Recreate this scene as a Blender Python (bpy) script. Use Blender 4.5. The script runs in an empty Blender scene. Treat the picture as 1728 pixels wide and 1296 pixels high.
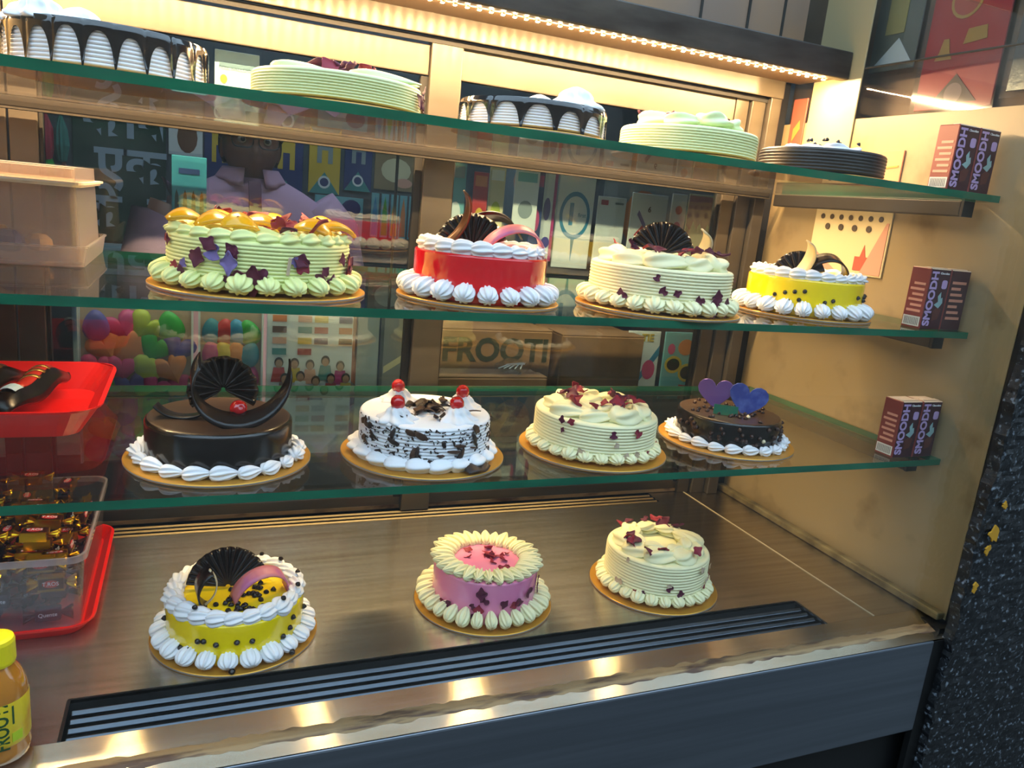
import bpy, bmesh, math, random
from mathutils import Vector, Matrix
from math import sin, cos, pi, radians as R

SC = bpy.context.scene
COL = SC.collection
random.seed(7)

# ------------------------------------------------------------------ camera, world, light, exposure
cam_d = bpy.data.cameras.new('camera')
cam = bpy.data.objects.new('camera', cam_d); COL.objects.link(cam)
cam_d.sensor_width = 36.0
cam_d.lens = 1287.94 / 1728 * 36
cam_d.clip_start = .01
rt = Vector((.9232345, -.3719080, .0965535)); fw = Vector((.3842302, .8950923, -.2262230)); up = Vector((-.0022902, .2459557, .9692784))
cam.matrix_world = Matrix(((rt.x, up.x, -fw.x, .38098), (rt.y, up.y, -fw.y, -.98791), (rt.z, up.z, -fw.z, .70265), (0, 0, 0, 1)))
SC.camera = cam

world = bpy.data.worlds.new('street_daylight'); SC.world = world
world.use_nodes = True
bgn = world.node_tree.nodes['Background']
bgn.inputs[0].default_value = (.56, .79, 1.0, 1)
bgn.inputs[1].default_value = 2.3
SC.view_settings.view_transform = 'Standard'
SC.view_settings.look = 'None'
SC.view_settings.gamma = 1
SC.view_settings.exposure = 0.55
SC.cycles.transparent_max_bounces = 40
SC.cycles.max_bounces = 10
SC.cycles.sample_clamp_indirect = 6
LED_POWER = 5600.0
SHOP_LAMP = 55.0

# ------------------------------------------------------------------ materials
def lin(h):
    h = h.lstrip('#'); o = []
    for i in (0, 2, 4):
        v = int(h[i:i+2], 16) / 255
        o.append(v / 12.92 if v <= .04045 else ((v + .055) / 1.055) ** 2.4)
    return (*o, 1)
MATS = {}
def mat(name, col='#888888', rough=.5, metal=0.0, coat=0.0, spec=.5, emit=None, estr=0, bump=None, mix=None, aniso=0, tangent=(1, 0, 0), sss=0):
    """procedural principled material; mix = (colour2, noise scale, low, high, stretch); bump = (scale, strength, stretch)"""
    if name in MATS: return MATS[name]
    m = bpy.data.materials.new(name); m.use_nodes = True
    nt = m.node_tree; b = nt.nodes['Principled BSDF']
    b.inputs['Base Color'].default_value = lin(col)
    b.inputs['Roughness'].default_value = rough
    b.inputs['Metallic'].default_value = metal
    b.inputs['Coat Weight'].default_value = coat
    b.inputs['Coat Roughness'].default_value = .08
    b.inputs['Specular IOR Level'].default_value = spec
    if sss:
        b.inputs['Subsurface Weight'].default_value = sss
        b.inputs['Subsurface Radius'].default_value = (.006, .004, .002)
        b.inputs['Subsurface Scale'].default_value = 1
    if emit:
        b.inputs['Emission Color'].default_value = lin(emit); b.inputs['Emission Strength'].default_value = estr
    if aniso:
        b.inputs['Anisotropic'].default_value = aniso
        cx = nt.nodes.new('ShaderNodeCombineXYZ')
        for i in range(3): cx.inputs[i].default_value = tangent[i]
        nt.links.new(cx.outputs[0], b.inputs['Tangent'])
    def coords(stretch):
        tc = nt.nodes.new('ShaderNodeTexCoord'); mp = nt.nodes.new('ShaderNodeMapping')
        mp.inputs['Scale'].default_value = stretch
        nt.links.new(tc.outputs['Object'], mp.inputs[0]); return mp.outputs[0]
    if mix:
        c2, sc, lo, hi, st = mix
        nz = nt.nodes.new('ShaderNodeTexNoise'); nz.inputs['Scale'].default_value = sc; nz.inputs['Detail'].default_value = 8
        nt.links.new(coords(st), nz.inputs['Vector'])
        rp = nt.nodes.new('ShaderNodeValToRGB')
        rp.color_ramp.elements[0].position = lo; rp.color_ramp.elements[0].color = lin(col)
        rp.color_ramp.elements[1].position = hi; rp.color_ramp.elements[1].color = lin(c2)
        nt.links.new(nz.outputs['Fac'], rp.inputs[0]); nt.links.new(rp.outputs[0], b.inputs['Base Color'])
    if bump:
        sc, stg, st = bump
        nz = nt.nodes.new('ShaderNodeTexNoise'); nz.inputs['Scale'].default_value = sc; nz.inputs['Detail'].default_value = 6
        nt.links.new(coords(st), nz.inputs['Vector'])
        bp = nt.nodes.new('ShaderNodeBump'); bp.inputs['Strength'].default_value = stg; bp.inputs['Distance'].default_value = .002
        nt.links.new(nz.outputs['Fac'], bp.inputs['Height']); nt.links.new(bp.outputs[0], b.inputs['Normal'])
    MATS[name] = m; return m

def glass(name, tint='#ffffff', ior=1.5, rough=0.0, haze=0.0, hazecol='#ffffff', boost=1.0):
    """clear sheet: see-through with Fresnel reflections, optional milky body"""
    if name in MATS: return MATS[name]
    m = bpy.data.materials.new(name); m.use_nodes = True
    nt = m.node_tree; nt.nodes.clear()
    out = nt.nodes.new('ShaderNodeOutputMaterial')
    tr = nt.nodes.new('ShaderNodeBsdfTransparent'); tr.inputs[0].default_value = lin(tint)
    gl = nt.nodes.new('ShaderNodeBsdfGlossy'); gl.inputs['Roughness'].default_value = rough
    fr = nt.nodes.new('ShaderNodeFresnel')
    ge = nt.nodes.new('ShaderNodeNewGeometry'); iv = nt.nodes.new('ShaderNodeMapRange')      # same index seen from either face of the sheet
    iv.inputs['To Min'].default_value = ior; iv.inputs['To Max'].default_value = 1 / ior
    nt.links.new(ge.outputs['Backfacing'], iv.inputs['Value']); nt.links.new(iv.outputs[0], fr.inputs[0])
    mx = nt.nodes.new('ShaderNodeMixShader')
    fac = fr.outputs[0]
    if boost != 1:
        mu = nt.nodes.new('ShaderNodeMath'); mu.operation = 'MULTIPLY'; mu.use_clamp = True
        mu.inputs[1].default_value = boost; nt.links.new(fac, mu.inputs[0]); fac = mu.outputs[0]
    base = tr.outputs[0]
    if haze:
        df = nt.nodes.new('ShaderNodeBsdfDiffuse'); df.inputs[0].default_value = lin(hazecol)
        tl = nt.nodes.new('ShaderNodeBsdfTranslucent'); tl.inputs[0].default_value = lin(hazecol)
        a = nt.nodes.new('ShaderNodeMixShader'); a.inputs[0].default_value = .5
        nt.links.new(df.outputs[0], a.inputs[1]); nt.links.new(tl.outputs[0], a.inputs[2])
        h = nt.nodes.new('ShaderNodeMixShader'); h.inputs[0].default_value = haze
        nt.links.new(tr.outputs[0], h.inputs[1]); nt.links.new(a.outputs[0], h.inputs[2]); base = h.outputs[0]
    nt.links.new(fac, mx.inputs[0]); nt.links.new(base, mx.inputs[1]); nt.links.new(gl.outputs[0], mx.inputs[2])
    nt.links.new(mx.outputs[0], out.inputs[0])
    MATS[name] = m; return m

U = (1, 1, 1)
steel = mat('brushed_steel', '#c9c2b8', .27, 1, aniso=.8, tangent=(0, 1, 0), mix=('#b3aba0', 22, .35, .7, (.15, 3, 1)))
sill_m = mat('polished_sill', '#c9bda8', .24, 1, aniso=.9, tangent=(0, 1, 0), mix=('#b9a98e', 12, .4, .7, (.3, 2, 1)))
steel_front = mat('brushed_steel_front', '#828892', .42, 1, aniso=.5, tangent=(0, 0, 1), mix=('#6f757e', 14, .3, .75, (.1, 1, 4)))
alu = mat('cream_anodised_aluminium', '#5d564b', .30, .55, aniso=.9, tangent=(0, 0, 1), mix=('#50483c', 9, .4, .8, (.4, 1, 2)))
alu_dark = mat('dark_aluminium', '#38332c', .5, .5)
slat_m = mat('slat_steel', '#5c636c', .3, 1)
dark = mat('dark_void', '#0b0c0e', .8)
seal = mat('rubber_seal', '#17150f', .7)
cream_wall = mat('cream_painted_board', '#8b7a58', .42, mix=('#6d5a3a', 9, .56, .76, U), bump=(30, .12, U))
sealant = mat('dirty_sealant', '#8a6f4c', .6, mix=('#4a3428', 26, .5, .62, (.4, 3, 1)), bump=(40, .6, U))
wallstrip = mat('grimy_angle_strip', '#7d7150', .5, .4, mix=('#43391f', 18, .4, .7, U))
stone = mat('black_stone', '#090b0f', .5, mix=('#7b838d', 110, .57, .74, U), bump=(70, 1.0, U))
yellow_paint = mat('yellow_paint_chip', '#b98418', .6)
black_post = mat('black_post', '#060607', .5)
beam_m = mat('beam_metal', '#4d4a47', .45, .6, mix=('#2c2724', 5, .4, .7, (1, 1, 4)))
beam_under = mat('beam_underside', '#5f4a30', .6, .1)
pane = glass('clear_pane')
backpane = glass('back_door_pane', '#e9f2f2', boost=1.5)
shelf_face = glass('shelf_glass', '#fbfdfc')
shelf_edge = mat('shelf_green_edge', '#117050', .12, spec=.5, mix=('#0a4c3a', 6, .3, .8, (1, 1, 4)))
clear_pl = glass('clear_plastic', '#f4f5f8', 1.45, .05, haze=.10, hazecol='#e8e4f0')
frost_pl = glass('frosted_plastic', '#f2ece8', 1.45, .3, haze=.24, hazecol='#cfc4c0')
cello = glass('cellophane', '#fafcff', 1.5, .08, boost=1.3)
gold_board = mat('gold_cake_board', '#d09a35', .34, .55)
board_edge = mat('board_card_edge', '#8f8378', .8)
white_cr = mat('white_cream', '#eef1f6', .5, sss=.08)
yel_cr = mat('pale_yellow_cream', '#f3f0c2', .5, sss=.08)
lime_cr = mat('pistachio_cream', '#e6efa4', .5, sss=.08)
green_cr = mat('pale_green_cream', '#dfecb2', .5, sss=.08)
red_gel = mat('red_glaze', '#e0091a', .10, coat=1)
yel_gel = mat('yellow_glaze', '#ffe000', .16, coat=.8)
pink_gel = mat('pink_glaze', '#f295b8', .18, coat=.6, mix=('#e07cae', 9, .35, .7, U))
choc_gel = mat('dark_chocolate_glaze', '#150c08', .24, coat=.5)
choc_top_sheen = mat('chocolate_top_sheen', '#3c2716', .42)  # lighter brown than the sides: the top's sheen put into its colour
choc = mat('dark_chocolate', '#1a0e0a', .26)
choc_fl = mat('chocolate_shaving', '#2c1a12', .5)
drip_m = mat('drip_chocolate', '#0d0807', .1, coat=.8)
blacksponge = mat('black_chocolate_cream', '#120d0c', .4)
white_choc = mat('white_chocolate', '#f3e3b9', .4)
pink_choc = mat('pink_chocolate', '#e88d95', .4, mix=('#d678a8', 30, .45, .6, U))
cherry_m = mat('glazed_cherry', '#c90a12', .08, coat=1)
petal_m = mat('rose_petal', '#5a1034', .6)
petal_r = mat('dried_rose_petal', '#8d1a33', .6)
petal_v = mat('violet_petal', '#7a6aa8', .6)
seed_m = mat('pistachio_sliver', '#c9b49a', .6)
mango = mat('mango_slice', '#f2b50c', .25, coat=.5)
heart_p = mat('purple_shimmer_heart', '#7a5aa8', .35, .35)
heart_b = mat('blue_shimmer_heart', '#4a57b0', .32, .35, mix=('#6d7fd0', 40, .45, .65, U))
foil_g = mat('green_foil_square', '#3f8f72', .3, .5, mix=('#8ea04a', 12, .45, .6, U))
red_pl = mat('red_plastic', '#d3150f', .3)
white_m = mat('white_print', '#e8ecee', .5)

# ------------------------------------------------------------------ mesh helpers
def vf_mesh(name, vf, m, smooth=False):
    me = bpy.data.meshes.new(name); me.from_pydata([tuple(v) for v in vf[0]], [], [tuple(f) for f in vf[1]])
    bm = bmesh.new(); bm.from_mesh(me); bmesh.ops.recalc_face_normals(bm, faces=bm.faces); bm.to_mesh(me); bm.free()
    if isinstance(m, (list, tuple)):
        for k in m: me.materials.append(k)
    else: me.materials.append(m)
    if smooth:
        for p in me.polygons: p.use_smooth = True
    me.update(); return me
def obj(name, data, m=None, parent=None, loc=(0, 0, 0), rot=(0, 0, 0), scale=(1, 1, 1), smooth=False):
    if not isinstance(data, bpy.types.Mesh): data = vf_mesh(name, data, m, smooth)
    o = bpy.data.objects.new(name, data); COL.objects.link(o)
    o.location = loc; o.rotation_euler = rot; o.scale = scale
    if parent: o.parent = parent
    return o
def tag(o, label=None, cat=None, group=None, kind=None):
    if label: o['label'] = label
    if cat: o['category'] = cat
    if group: o['group'] = group
    if kind: o['kind'] = kind
    return o
def thing(name, label, cat, loc=(0, 0, 0), rz=0, group=None, rot=None):
    o = bpy.data.objects.new(name, None); COL.objects.link(o)
    o.empty_display_size = .02; o.location = loc; o.rotation_euler = rot or (0, 0, rz)
    return tag(o, label, cat, group)
def box(x0, x1, y0, y1, z0, z1):
    v = [(x, y, z) for z in (z0, z1) for y in (y0, y1) for x in (x0, x1)]
    return v, [(0, 2, 3, 1), (4, 5, 7, 6), (0, 1, 5, 4), (2, 6, 7, 3), (0, 4, 6, 2), (1, 3, 7, 5)]
def cat_vf(*vs):
    V, F = [], []
    for v, f in vs:
        n = len(V); V += list(v); F += [tuple(i + n for i in q) for q in f]
    return V, F
def bev(vf, w, seg=2):
    bm = bmesh.new(); vs = [bm.verts.new(v) for v in vf[0]]
    for f in vf[1]: bm.faces.new([vs[i] for i in f])
    bmesh.ops.recalc_face_normals(bm, faces=bm.faces)
    es = [e for e in bm.edges if len(e.link_faces) == 2 and e.calc_face_angle(0) > .6]
    bmesh.ops.bevel(bm, geom=es, offset=w, segments=seg, profile=.5, affect='EDGES')
    bm.verts.index_update()
    r = ([tuple(v.co) for v in bm.verts], [tuple(v.index for v in f.verts) for f in bm.faces]); bm.free(); return r
def lathe(prof, n=48, fn=None):
    V, F, rows = [], [], []
    for r, z in prof:
        if r < 1e-6: rows.append([len(V)]); V.append((0, 0, z))
        else:
            row = []
            for k in range(n):
                a = 2 * pi * k / n; rr = r * (fn(a, z) if fn else 1)
                row.append(len(V)); V.append((rr * cos(a), rr * sin(a), z))
            rows.append(row)
    for a, b in zip(rows, rows[1:]):
        for k in range(n):
            k2 = (k + 1) % n
            if len(a) == 1 and len(b) == 1: continue
            if len(a) == 1: F.append((a[0], b[k], b[k2]))
            elif len(b) == 1: F.append((a[k], a[k2], b[0]))
            else: F.append((a[k], a[k2], b[k2], b[k]))
    return V, F
def sheet(fn, nu, nv, th):
    """thick sheet over fn(u,v), u,v in 0..1"""
    P = [[Vector(fn(i / nu, j / nv)) for j in range(nv + 1)] for i in range(nu + 1)]
    V, F = [], []
    top, bot = [], []
    for i in range(nu + 1):
        for j in range(nv + 1):
            du = P[min(i + 1, nu)][j] - P[max(i - 1, 0)][j]; dv = P[i][min(j + 1, nv)] - P[i][max(j - 1, 0)]
            n = du.cross(dv); n = n.normalized() if n.length > 1e-12 else Vector((0, 0, 1))
            top.append(P[i][j] + n * th / 2); bot.append(P[i][j] - n * th / 2)
    V = top + bot; N = len(top); w = nv + 1
    for i in range(nu):
        for j in range(nv):
            a, b, c, d = i * w + j, (i + 1) * w + j, (i + 1) * w + j + 1, i * w + j + 1
            F += [(a, b, c, d), (N + d, N + c, N + b, N + a)]
    for i in range(nu):
        for j in (0, nv):
            a, b = i * w + j, (i + 1) * w + j; F.append((a, N + a, N + b, b))
    for j in range(nv):
        for i in (0, nu):
            a, b = i * w + j, i * w + j + 1; F.append((a, b, N + b, N + a))
    return V, F
def prism(pts, th, axis='y'):
    n = len(pts)
    if axis == 'y': V = [(x, -th / 2, z) for x, z in pts] + [(x, th / 2, z) for x, z in pts]
    else: V = [(x, y, 0) for x, y in pts] + [(x, y, th) for x, y in pts]
    F = [tuple(range(n)), tuple(range(2 * n - 1, n - 1, -1))] + [(i, (i + 1) % n, n + (i + 1) % n, n + i) for i in range(n)]
    return V, F
def tube(pts, rad, n=10):
    V, F, rows = [], [], []
    pts = [Vector(p) for p in pts]
    for i, p in enumerate(pts):
        t = (pts[min(i + 1, len(pts) - 1)] - pts[max(i - 1, 0)]).normalized()
        a = t.cross(Vector((0, 0, 1)) if abs(t.z) < .9 else Vector((1, 0, 0))).normalized(); b = t.cross(a)
        r = rad(i / (len(pts) - 1)) if callable(rad) else rad
        rows.append([len(V) + k for k in range(n)])
        V += [tuple(p + a * (r * cos(2 * pi * k / n)) + b * (r * sin(2 * pi * k / n))) for k in range(n)]
    for a, b in zip(rows, rows[1:]):
        for k in range(n): F.append((a[k], a[(k + 1) % n], b[(k + 1) % n], b[k]))
    F += [tuple(rows[0][::-1]), tuple(rows[-1])]
    return V, F
def rrect(w, h, r, n=4):
    P = []
    for cx, cy, a0 in ((w/2-r, h/2-r, 0), (-w/2+r, h/2-r, 90), (-w/2+r, -h/2+r, 180), (w/2-r, -h/2+r, 270)):
        for k in range(n + 1):
            a = R(a0 + 90 * k / n); P.append((cx + r * cos(a), cy + r * sin(a)))
    return P
def xf(vf, f): return [f(*v) for v in vf[0]], vf[1]
TC = {}
def text_vf(s, size, depth=.0006, bold=.0):
    key = (s, size, depth, bold)
    if key in TC: return TC[key]
    c = bpy.data.curves.new('t', 'FONT'); c.body = s; c.size = size; c.extrude = depth / 2; c.offset = bold
    c.align_x = 'CENTER'; c.align_y = 'CENTER'; c.resolution_u = 3
    o = bpy.data.objects.new('t', c); COL.objects.link(o)
    dg = bpy.context.evaluated_depsgraph_get(); me = bpy.data.meshes.new_from_object(o.evaluated_get(dg))
    r = ([tuple(v.co) for v in me.vertices], [tuple(p.vertices) for p in me.polygons])
    bpy.data.objects.remove(o); bpy.data.curves.remove(c); bpy.data.meshes.remove(me)
    TC[key] = r; return r
def upright(vf, x=0, z=0, y=0, rot=0):
    """text in its own plane -> a plane facing -Y, turned by rot"""
    c, s = cos(rot), sin(rot)
    return xf(vf, lambda a, b, d: (x + a * c - b * s, y - d, z + a * s + b * c))

# ------------------------------------------------------------------ the cabinet: deck, walls, frame
Z1, Z2, Z3 = .8044, .5546, .3035
W = 1.735; BY = .6127; XL = -.25
cab = thing('display_cabinet', 'glass-fronted steel bakery display cabinet with cream aluminium sliding door frame', 'cabinet', (0, 0, 0))
GX0, GX1, GY0, GY1 = .228, 1.475, -.036, .047
HX0, HX1, HY0, HY1 = .10, 1.492, .556, .617
def deck():
    xs = [XL, HX0, GX0, GX1, HX1, 1.598, W + .02]; ys = [-.110, GY0, GY1, HY0, HY1, .68]
    V, F = [], []
    for i in range(len(xs) - 1):
        for j in range(len(ys) - 1):
            if j == 0: continue
            if j == 1 and 2 <= i < 3: continue
            if j == 3 and 1 <= i < 4: continue
            V0 = len(V); V += [(xs[i], ys[j], 0), (xs[i+1], ys[j], 0), (xs[i+1], ys[j+1], 0), (xs[i], ys[j+1], 0)]; F.append((V0, V0+1, V0+2, V0+3))
    bm = bmesh.new(); vs = [bm.verts.new(v) for v in V]
    for f in F: bm.faces.new([vs[i] for i in f])
    bmesh.ops.remove_doubles(bm, verts=bm.verts, dist=1e-5)
    g = bmesh.ops.extrude_face_region(bm, geom=list(bm.faces)); 
    for e in g['geom']:
        if isinstance(e, bmesh.types.BMVert): e.co.z -= .004
    for v in bm.verts:
        if v.co.y < -.1: v.co.z -= .0175        # the front sill slopes down to the street
    bm.verts.index_update()
    r = ([tuple(v.co) for v in bm.verts], [tuple(v.index for v in f.verts) for f in bm.faces]); bm.free(); return r
dk = obj('steel_deck', deck(), steel, cab)
obj('front_sill', ([(XL, GY0 - .0002, 0), (W, GY0 - .0002, 0), (W, -.110, -.0175), (XL, -.110, -.0175), (XL, GY0 - .0002, -.004), (W, GY0 - .0002, -.004), (W, -.110, -.0215), (XL, -.110, -.0215)],
    [(0, 1, 2, 3), (4, 7, 6, 5), (0, 4, 5, 1), (3, 2, 6, 7), (0, 3, 7, 4), (1, 5, 6, 2)]), sill_m, cab)
obj('deck_seam', box(1.5965, 1.5995, -.035, .66, 0, .0012), mat('seam_filler', '#a3977c', .5), dk)
obj('grille_well', cat_vf(box(GX0-.004, GX1+.004, GY0-.004, GY1+.004, -.06, -.055), box(GX0-.004, GX1+.004, GY1, GY1+.004, -.06, -.0045), box(GX0-.004, GX1+.004, GY0-.004, GY0, -.06, -.0045)), dark, cab)
obj('grille_well', cat_vf(box(HX0-.004, HX1+.004, HY0-.004, HY1+.004, -.06, -.055), box(HX0-.004, HX1+.004, HY1, HY1+.004, -.06, -.0045)), dark, cab)
def slat(x0, x1, y, w, z=-.004):
    return xf(bev(box(x0, x1, -w/2, w/2, -.003, .003), .0012, 2), lambda a, b, c: (a, y + b * cos(.5) - c * sin(.5), z + b * sin(.5) + c * cos(.5)))
for k in range(4): obj('grille_slat', slat(GX0 + .004, GX1 - .004, GY0 + .006 + k * .0185, .0075, -.006), slat_m, cab)
for k in range(3): obj('grille_slat', slat(HX0 + .004, HX1 - .004, HY0 + .012 + k * .018, .0065), mat('rear_slat', '#85765a', .35, 1), cab)
obj('grille_lip', cat_vf(box(GX0-.003, GX1, GY1, GY1+.003, 0, .0012), box(GX0-.004, GX0, GY0, GY1, 0, .0012), box(GX1, GX1+.004, GY0, GY1, 0, .0012)), slat_m, cab)
fa = obj('steel_fascia', bev(box(XL, 1.672, -.1155, -.1102, -.21, -.0165), .003, 2), steel_front, cab)
obj('base_plinth', box(XL, 1.70, -.085, .6, -.75, -.2105), mat('plinth_dark', '#0a0b0d', .5), cab)
obj('base_end_panel', box(1.674, 1.74, -.112, -.1, -.75, -.02), black_post, cab)
obj('side_body_panel', box(1.701, 1.75, -.099, .66, -.75, -.0045), black_post, cab)
# bead of old sealant under the front glass
def sealv():
    rnd = random.Random(3); V, F = [], []; n = 150
    for i in range(n + 1):
        x = XL + (W - XL) * i / n; a = -.088 - rnd.random() * .006; b = -.074 + rnd.random() * .006; h = .0005 + rnd.random() * .0007; sl = lambda y: (y + .036) * .2365 + .0002
        V += [(x, a, sl(a)), (x, a + .003, sl(a) + h), (x, b - .003, sl(b) + h * .8), (x, b, sl(b))]
    for i in range(n):
        for k in range(3): F.append((i*4+k, i*4+4+k, i*4+5+k, i*4+1+k))
    return V, F
obj('sealant_bead', sealv(), sealant, cab, smooth=True)
# right inner wall of the cabinet
sw = obj('side_wall', box(W, W + .015, -.082, .68, .0, .963), cream_wall, cab)
obj('wall_base_angle', bev(box(W - .022, W - .0002, -.08, .64, .0003, .016), .004), wallstrip, cab)
obj('black_gasket', box(W + .0005, 1.80, -.105, -.0825, -.004, 1.35), black_post, cab)
obj('cabinet_left_wall', box(XL - .015, XL, -.1, .68, 0, 1.35), cream_wall, cab)
# back frame
def post(x0, x1, y0=BY - .004, y1=BY + .022, z0=.0, z1=1.06, nm='door_stile', m=None):
    return obj(nm, bev(box(x0, x1, y0, y1, z0, z1), .002), m or alu, cab)
post(.055, .0835); post(.0865, .13)
post(.818, .884, BY - .012, BY + .02)
obj('stile_seal', box(.803, .8175, BY + .002, BY + .018, .03, .94), seal, cab)
post(1.575, 1.612, BY - .004); post(1.615, 1.655, BY - .012); post(1.658, 1.69, BY - .026, BY + .02)
obj('corner_gap', box(1.691, W - .0005, BY + .005, BY + .02, 0, 1.06), dark, cab)
obj('stile_seal', box(1.566, 1.5745, BY + .002, BY + .018, .03, .94), seal, cab)
obj('stile_seal', box(.131, .136, BY + .002, BY + .018, .03, .94), seal, cab)
obj('stile_seal', box(.885, .889, BY + .002, BY + .018, .03, .94), seal, cab)
# door top rails, head track
obj('door_top_rail', bev(box(.131, .8175, BY - .002, BY + .016, .942, 1.0), .002), alu, cab)
obj('door_top_rail', bev(box(.885, 1.574, BY - .002, BY + .016, .942, 1.006), .002), alu, cab)
obj('door_top_rail', bev(box(XL, .0545, BY - .002, BY + .016, .942, 1.0), .002), alu, cab)
obj('head_groove', box(XL, 1.69, BY - .014, BY - .0125, 1.003, 1.0135), seal, cab)
obj('head_track', bev(box(XL, 1.69, BY - .03, BY - .0145, 1.0140, 1.058), .002), alu, cab)
obj('head_groove', box(XL, 1.69, BY - .016, BY - .012, 1.0585, 1.064), seal, cab)
obj('head_panel', box(XL, W - .001, BY - .012, BY + .02, 1.0645, 1.35), mat('brown_head_panel', '#8b7463', .5, mix=('#a3805f', 3, .4, .6, U)), cab)
for x in (1.43, 1.56, 1.66): obj('head_panel_joint', box(x, x + .006, BY - .015, BY - .0121, 1.07, 1.35), seal, cab)
obj('door_bottom_rail', bev(box(XL, 1.69, BY + .006, BY + .03, .0, .034), .003), alu, cab)
obj('grimy_bottom_bead', bev(box(XL, 1.69, BY + .0045, BY + .0055, .001, .010), .0004, 1), sealant, cab)
obj('glass_door', box(.132, .812, BY + .008, BY + .012, .0345, .9415), backpane, cab)
obj('glass_door', box(.888, 1.572, BY + .008, BY + .012, .0345, .9415), backpane, cab)
obj('glass_door', box(XL, .0545, BY + .008, BY + .012, .0345, .9415), backpane, cab)
obj('front_glass', box(XL, W - .001, -.084, -.078, -.009, 1.066), pane, cab)
# top beam with the lamp strip under it, side pane above the painted board
obj('top_beam', bev(box(XL, W - .006, .425, .447, 1.047, 1.106), .003), beam_m, cab)
obj('top_beam_board', box(XL, W - .006, .4475, .582, 1.0535, 1.064), beam_under, cab)
obj('side_pane', box(W, W + .005, -.082, .60, .9635, 1.066), pane, cab)
obj('top_edge_wire', tube([(W - .004, y, 1.068) for y in (-.08, .2, .386)], .0022, 8), mat('wire', '#39352c', .5, .5), cab)
obj('outer_side_panel', box(1.801, 1.81, -.08, .68, .90, 1.40), mat('outer_panel_brown', '#5b4c38', .7, mix=('#40352a', 6, .4, .7, U)), cab)

# glass shelves
shelf_hazed = glass('hazed_shelf_glass', '#fafcfb', haze=.17, hazecol='#8a8078')  # even grey haze mixed into the top shelf's glass
def shelf(z, x1, label, facem=None):
    s = thing('glass_shelf', label, 'shelf', (0, 0, z), group='glass shelves of the cabinet')
    me = vf_mesh('glass_sheet', box(XL + .002, x1, 0, .572, -.012, 0), [facem or shelf_face, shelf_edge])
    for p in me.polygons:
        if abs(p.normal.z) < .5 and not (facem and p.normal.y > .5): p.material_index = 1
    obj('glass_sheet', me, parent=s)
    obj('side_bracket', bev(box(x1 - .032, x1 - .004, .05, .56, -.040, -.0122), .002), alu_dark, s)
    obj('bracket_cap', box(x1 - .0322, x1 - .0038, .044, .0495, -.0405, -.0122), mat('bracket_cap', '#15140f', .6), s)
    obj('rear_support_rail', bev(box(XL + .002, x1 - .035, .5725, .592, -.0215, -.004), .002), alu_dark, s)
    obj('rail_lit_edge', box(XL + .002, x1 - .035, .570, .592, -.0250, -.0216), alu, s)  # lighter strip under a dark rail: its lit lower edge put into colour
    return s
shelf(Z1, 1.723, 'topmost green-edged glass shelf, seen from below, under the drip cakes', shelf_hazed)
shelf(Z2, 1.723, 'green-edged glass shelf carrying the red glazed cake')
shelf(Z3, 1.729, 'green-edged glass shelf carrying the smooth black chocolate cake')

# LED strip
ls = thing('led_strip', 'warm white LED strip under the top beam of the cabinet', 'lamp', (0, .462, 1.0475))
obj('tape', box(-.24, 1.70, -.006, .006, .0030, .0055), mat('led_tape', '#d9c9a0', .5), ls)
led_em = mat('led_emitter', '#ffffff', .5, emit='#ffd49c', estr=LED_POWER)
ledme = vf_mesh('led', bev(box(-.0030, .0030, -.0028, .0028, -.0016, .0028), .0006, 1), [MATS['led_tape'], led_em])
for p in ledme.polygons: p.material_index = 1 if p.normal.z < -.5 else 0
for k in range(82): obj('led', ledme, parent=ls, loc=(1.690 - k * .0236, 0, 0))

# ------------------------------------------------------------------ setting: stone, street, shop room
def rock():
    nx, nz = 40, 260; rnd = random.Random(5); V, F = [], []
    edge = [0.0]
    for j in range(nz): edge.append(max(-.016, min(.016, edge[-1] + rnd.uniform(-.003, .003))))
    for j in range(nz + 1):
        for i in range(nx + 1):
            V.append((1.700 + edge[j] * (1 - i / nx) + 1.1 * (i / nx) ** 1.4, -.128 + rnd.uniform(-.002, .002), -.75 + 2.2 * j / nz))
    for j in range(nz):
        for i in range(nx):
            a = j * (nx + 1) + i; F.append((a, a + 1, a + nx + 2, a + nx + 1))
    n = len(V); V2 = [(v[0], -.106, v[2]) for v in V]
    e = [j * (nx + 1) for j in range(nz + 1)]
    V += [V2[k] for k in e]
    for j in range(nz): F.append((e[j], e[j+1], n + j + 1, n + j))
    return V, F
tag(obj('wall_right', rock(), stone), kind='structure')
wr = bpy.data.objects['wall_right']
for (px, pz, s) in ((1.733, .205, .013), (1.726, .175, .008), (1.718, .10, .008), (1.742, .262, .006)):
    rnd = random.Random(int(pz * 1000))
    pts = [(px + s * (.35 + .9 * rnd.random()) * cos(a * pi / 8), pz + s * 1.3 * (.35 + .9 * rnd.random()) * sin(a * pi / 8)) for a in range(16)]
    obj('paint_chip', xf(prism(pts, .003), lambda a, b, c: (a, b - .1335, c)), yellow_paint, wr)
tag(obj('floor', box(-30, 40, -4.7, 4, -.80, -.7505), mat('street_paving', '#4a4743', .9, mix=('#35322f', 5, .4, .7, U))), kind='structure')
tag(obj('wall_street', box(-30, 40, -4.7, -4.5, -.75, 3.6), mat('street_facade', '#6d665e', .9, mix=('#4c4640', 2, .4, .6, U))), kind='structure')
shopwall = mat('shop_wall', '#3f4a52', .8)
tag(obj('wall_back', box(-1.6, 3.6, 1.9065, 1.95, -.75, 2.0), shopwall), kind='structure')
tag(obj('wall_left', box(-1.65, -1.6, .69, 1.95, -.75, 2.0), shopwall), kind='structure')
tag(obj('wall_shop_right', box(3.6, 3.65, .69, 1.95, -.75, 2.0), shopwall), kind='structure')
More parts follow.
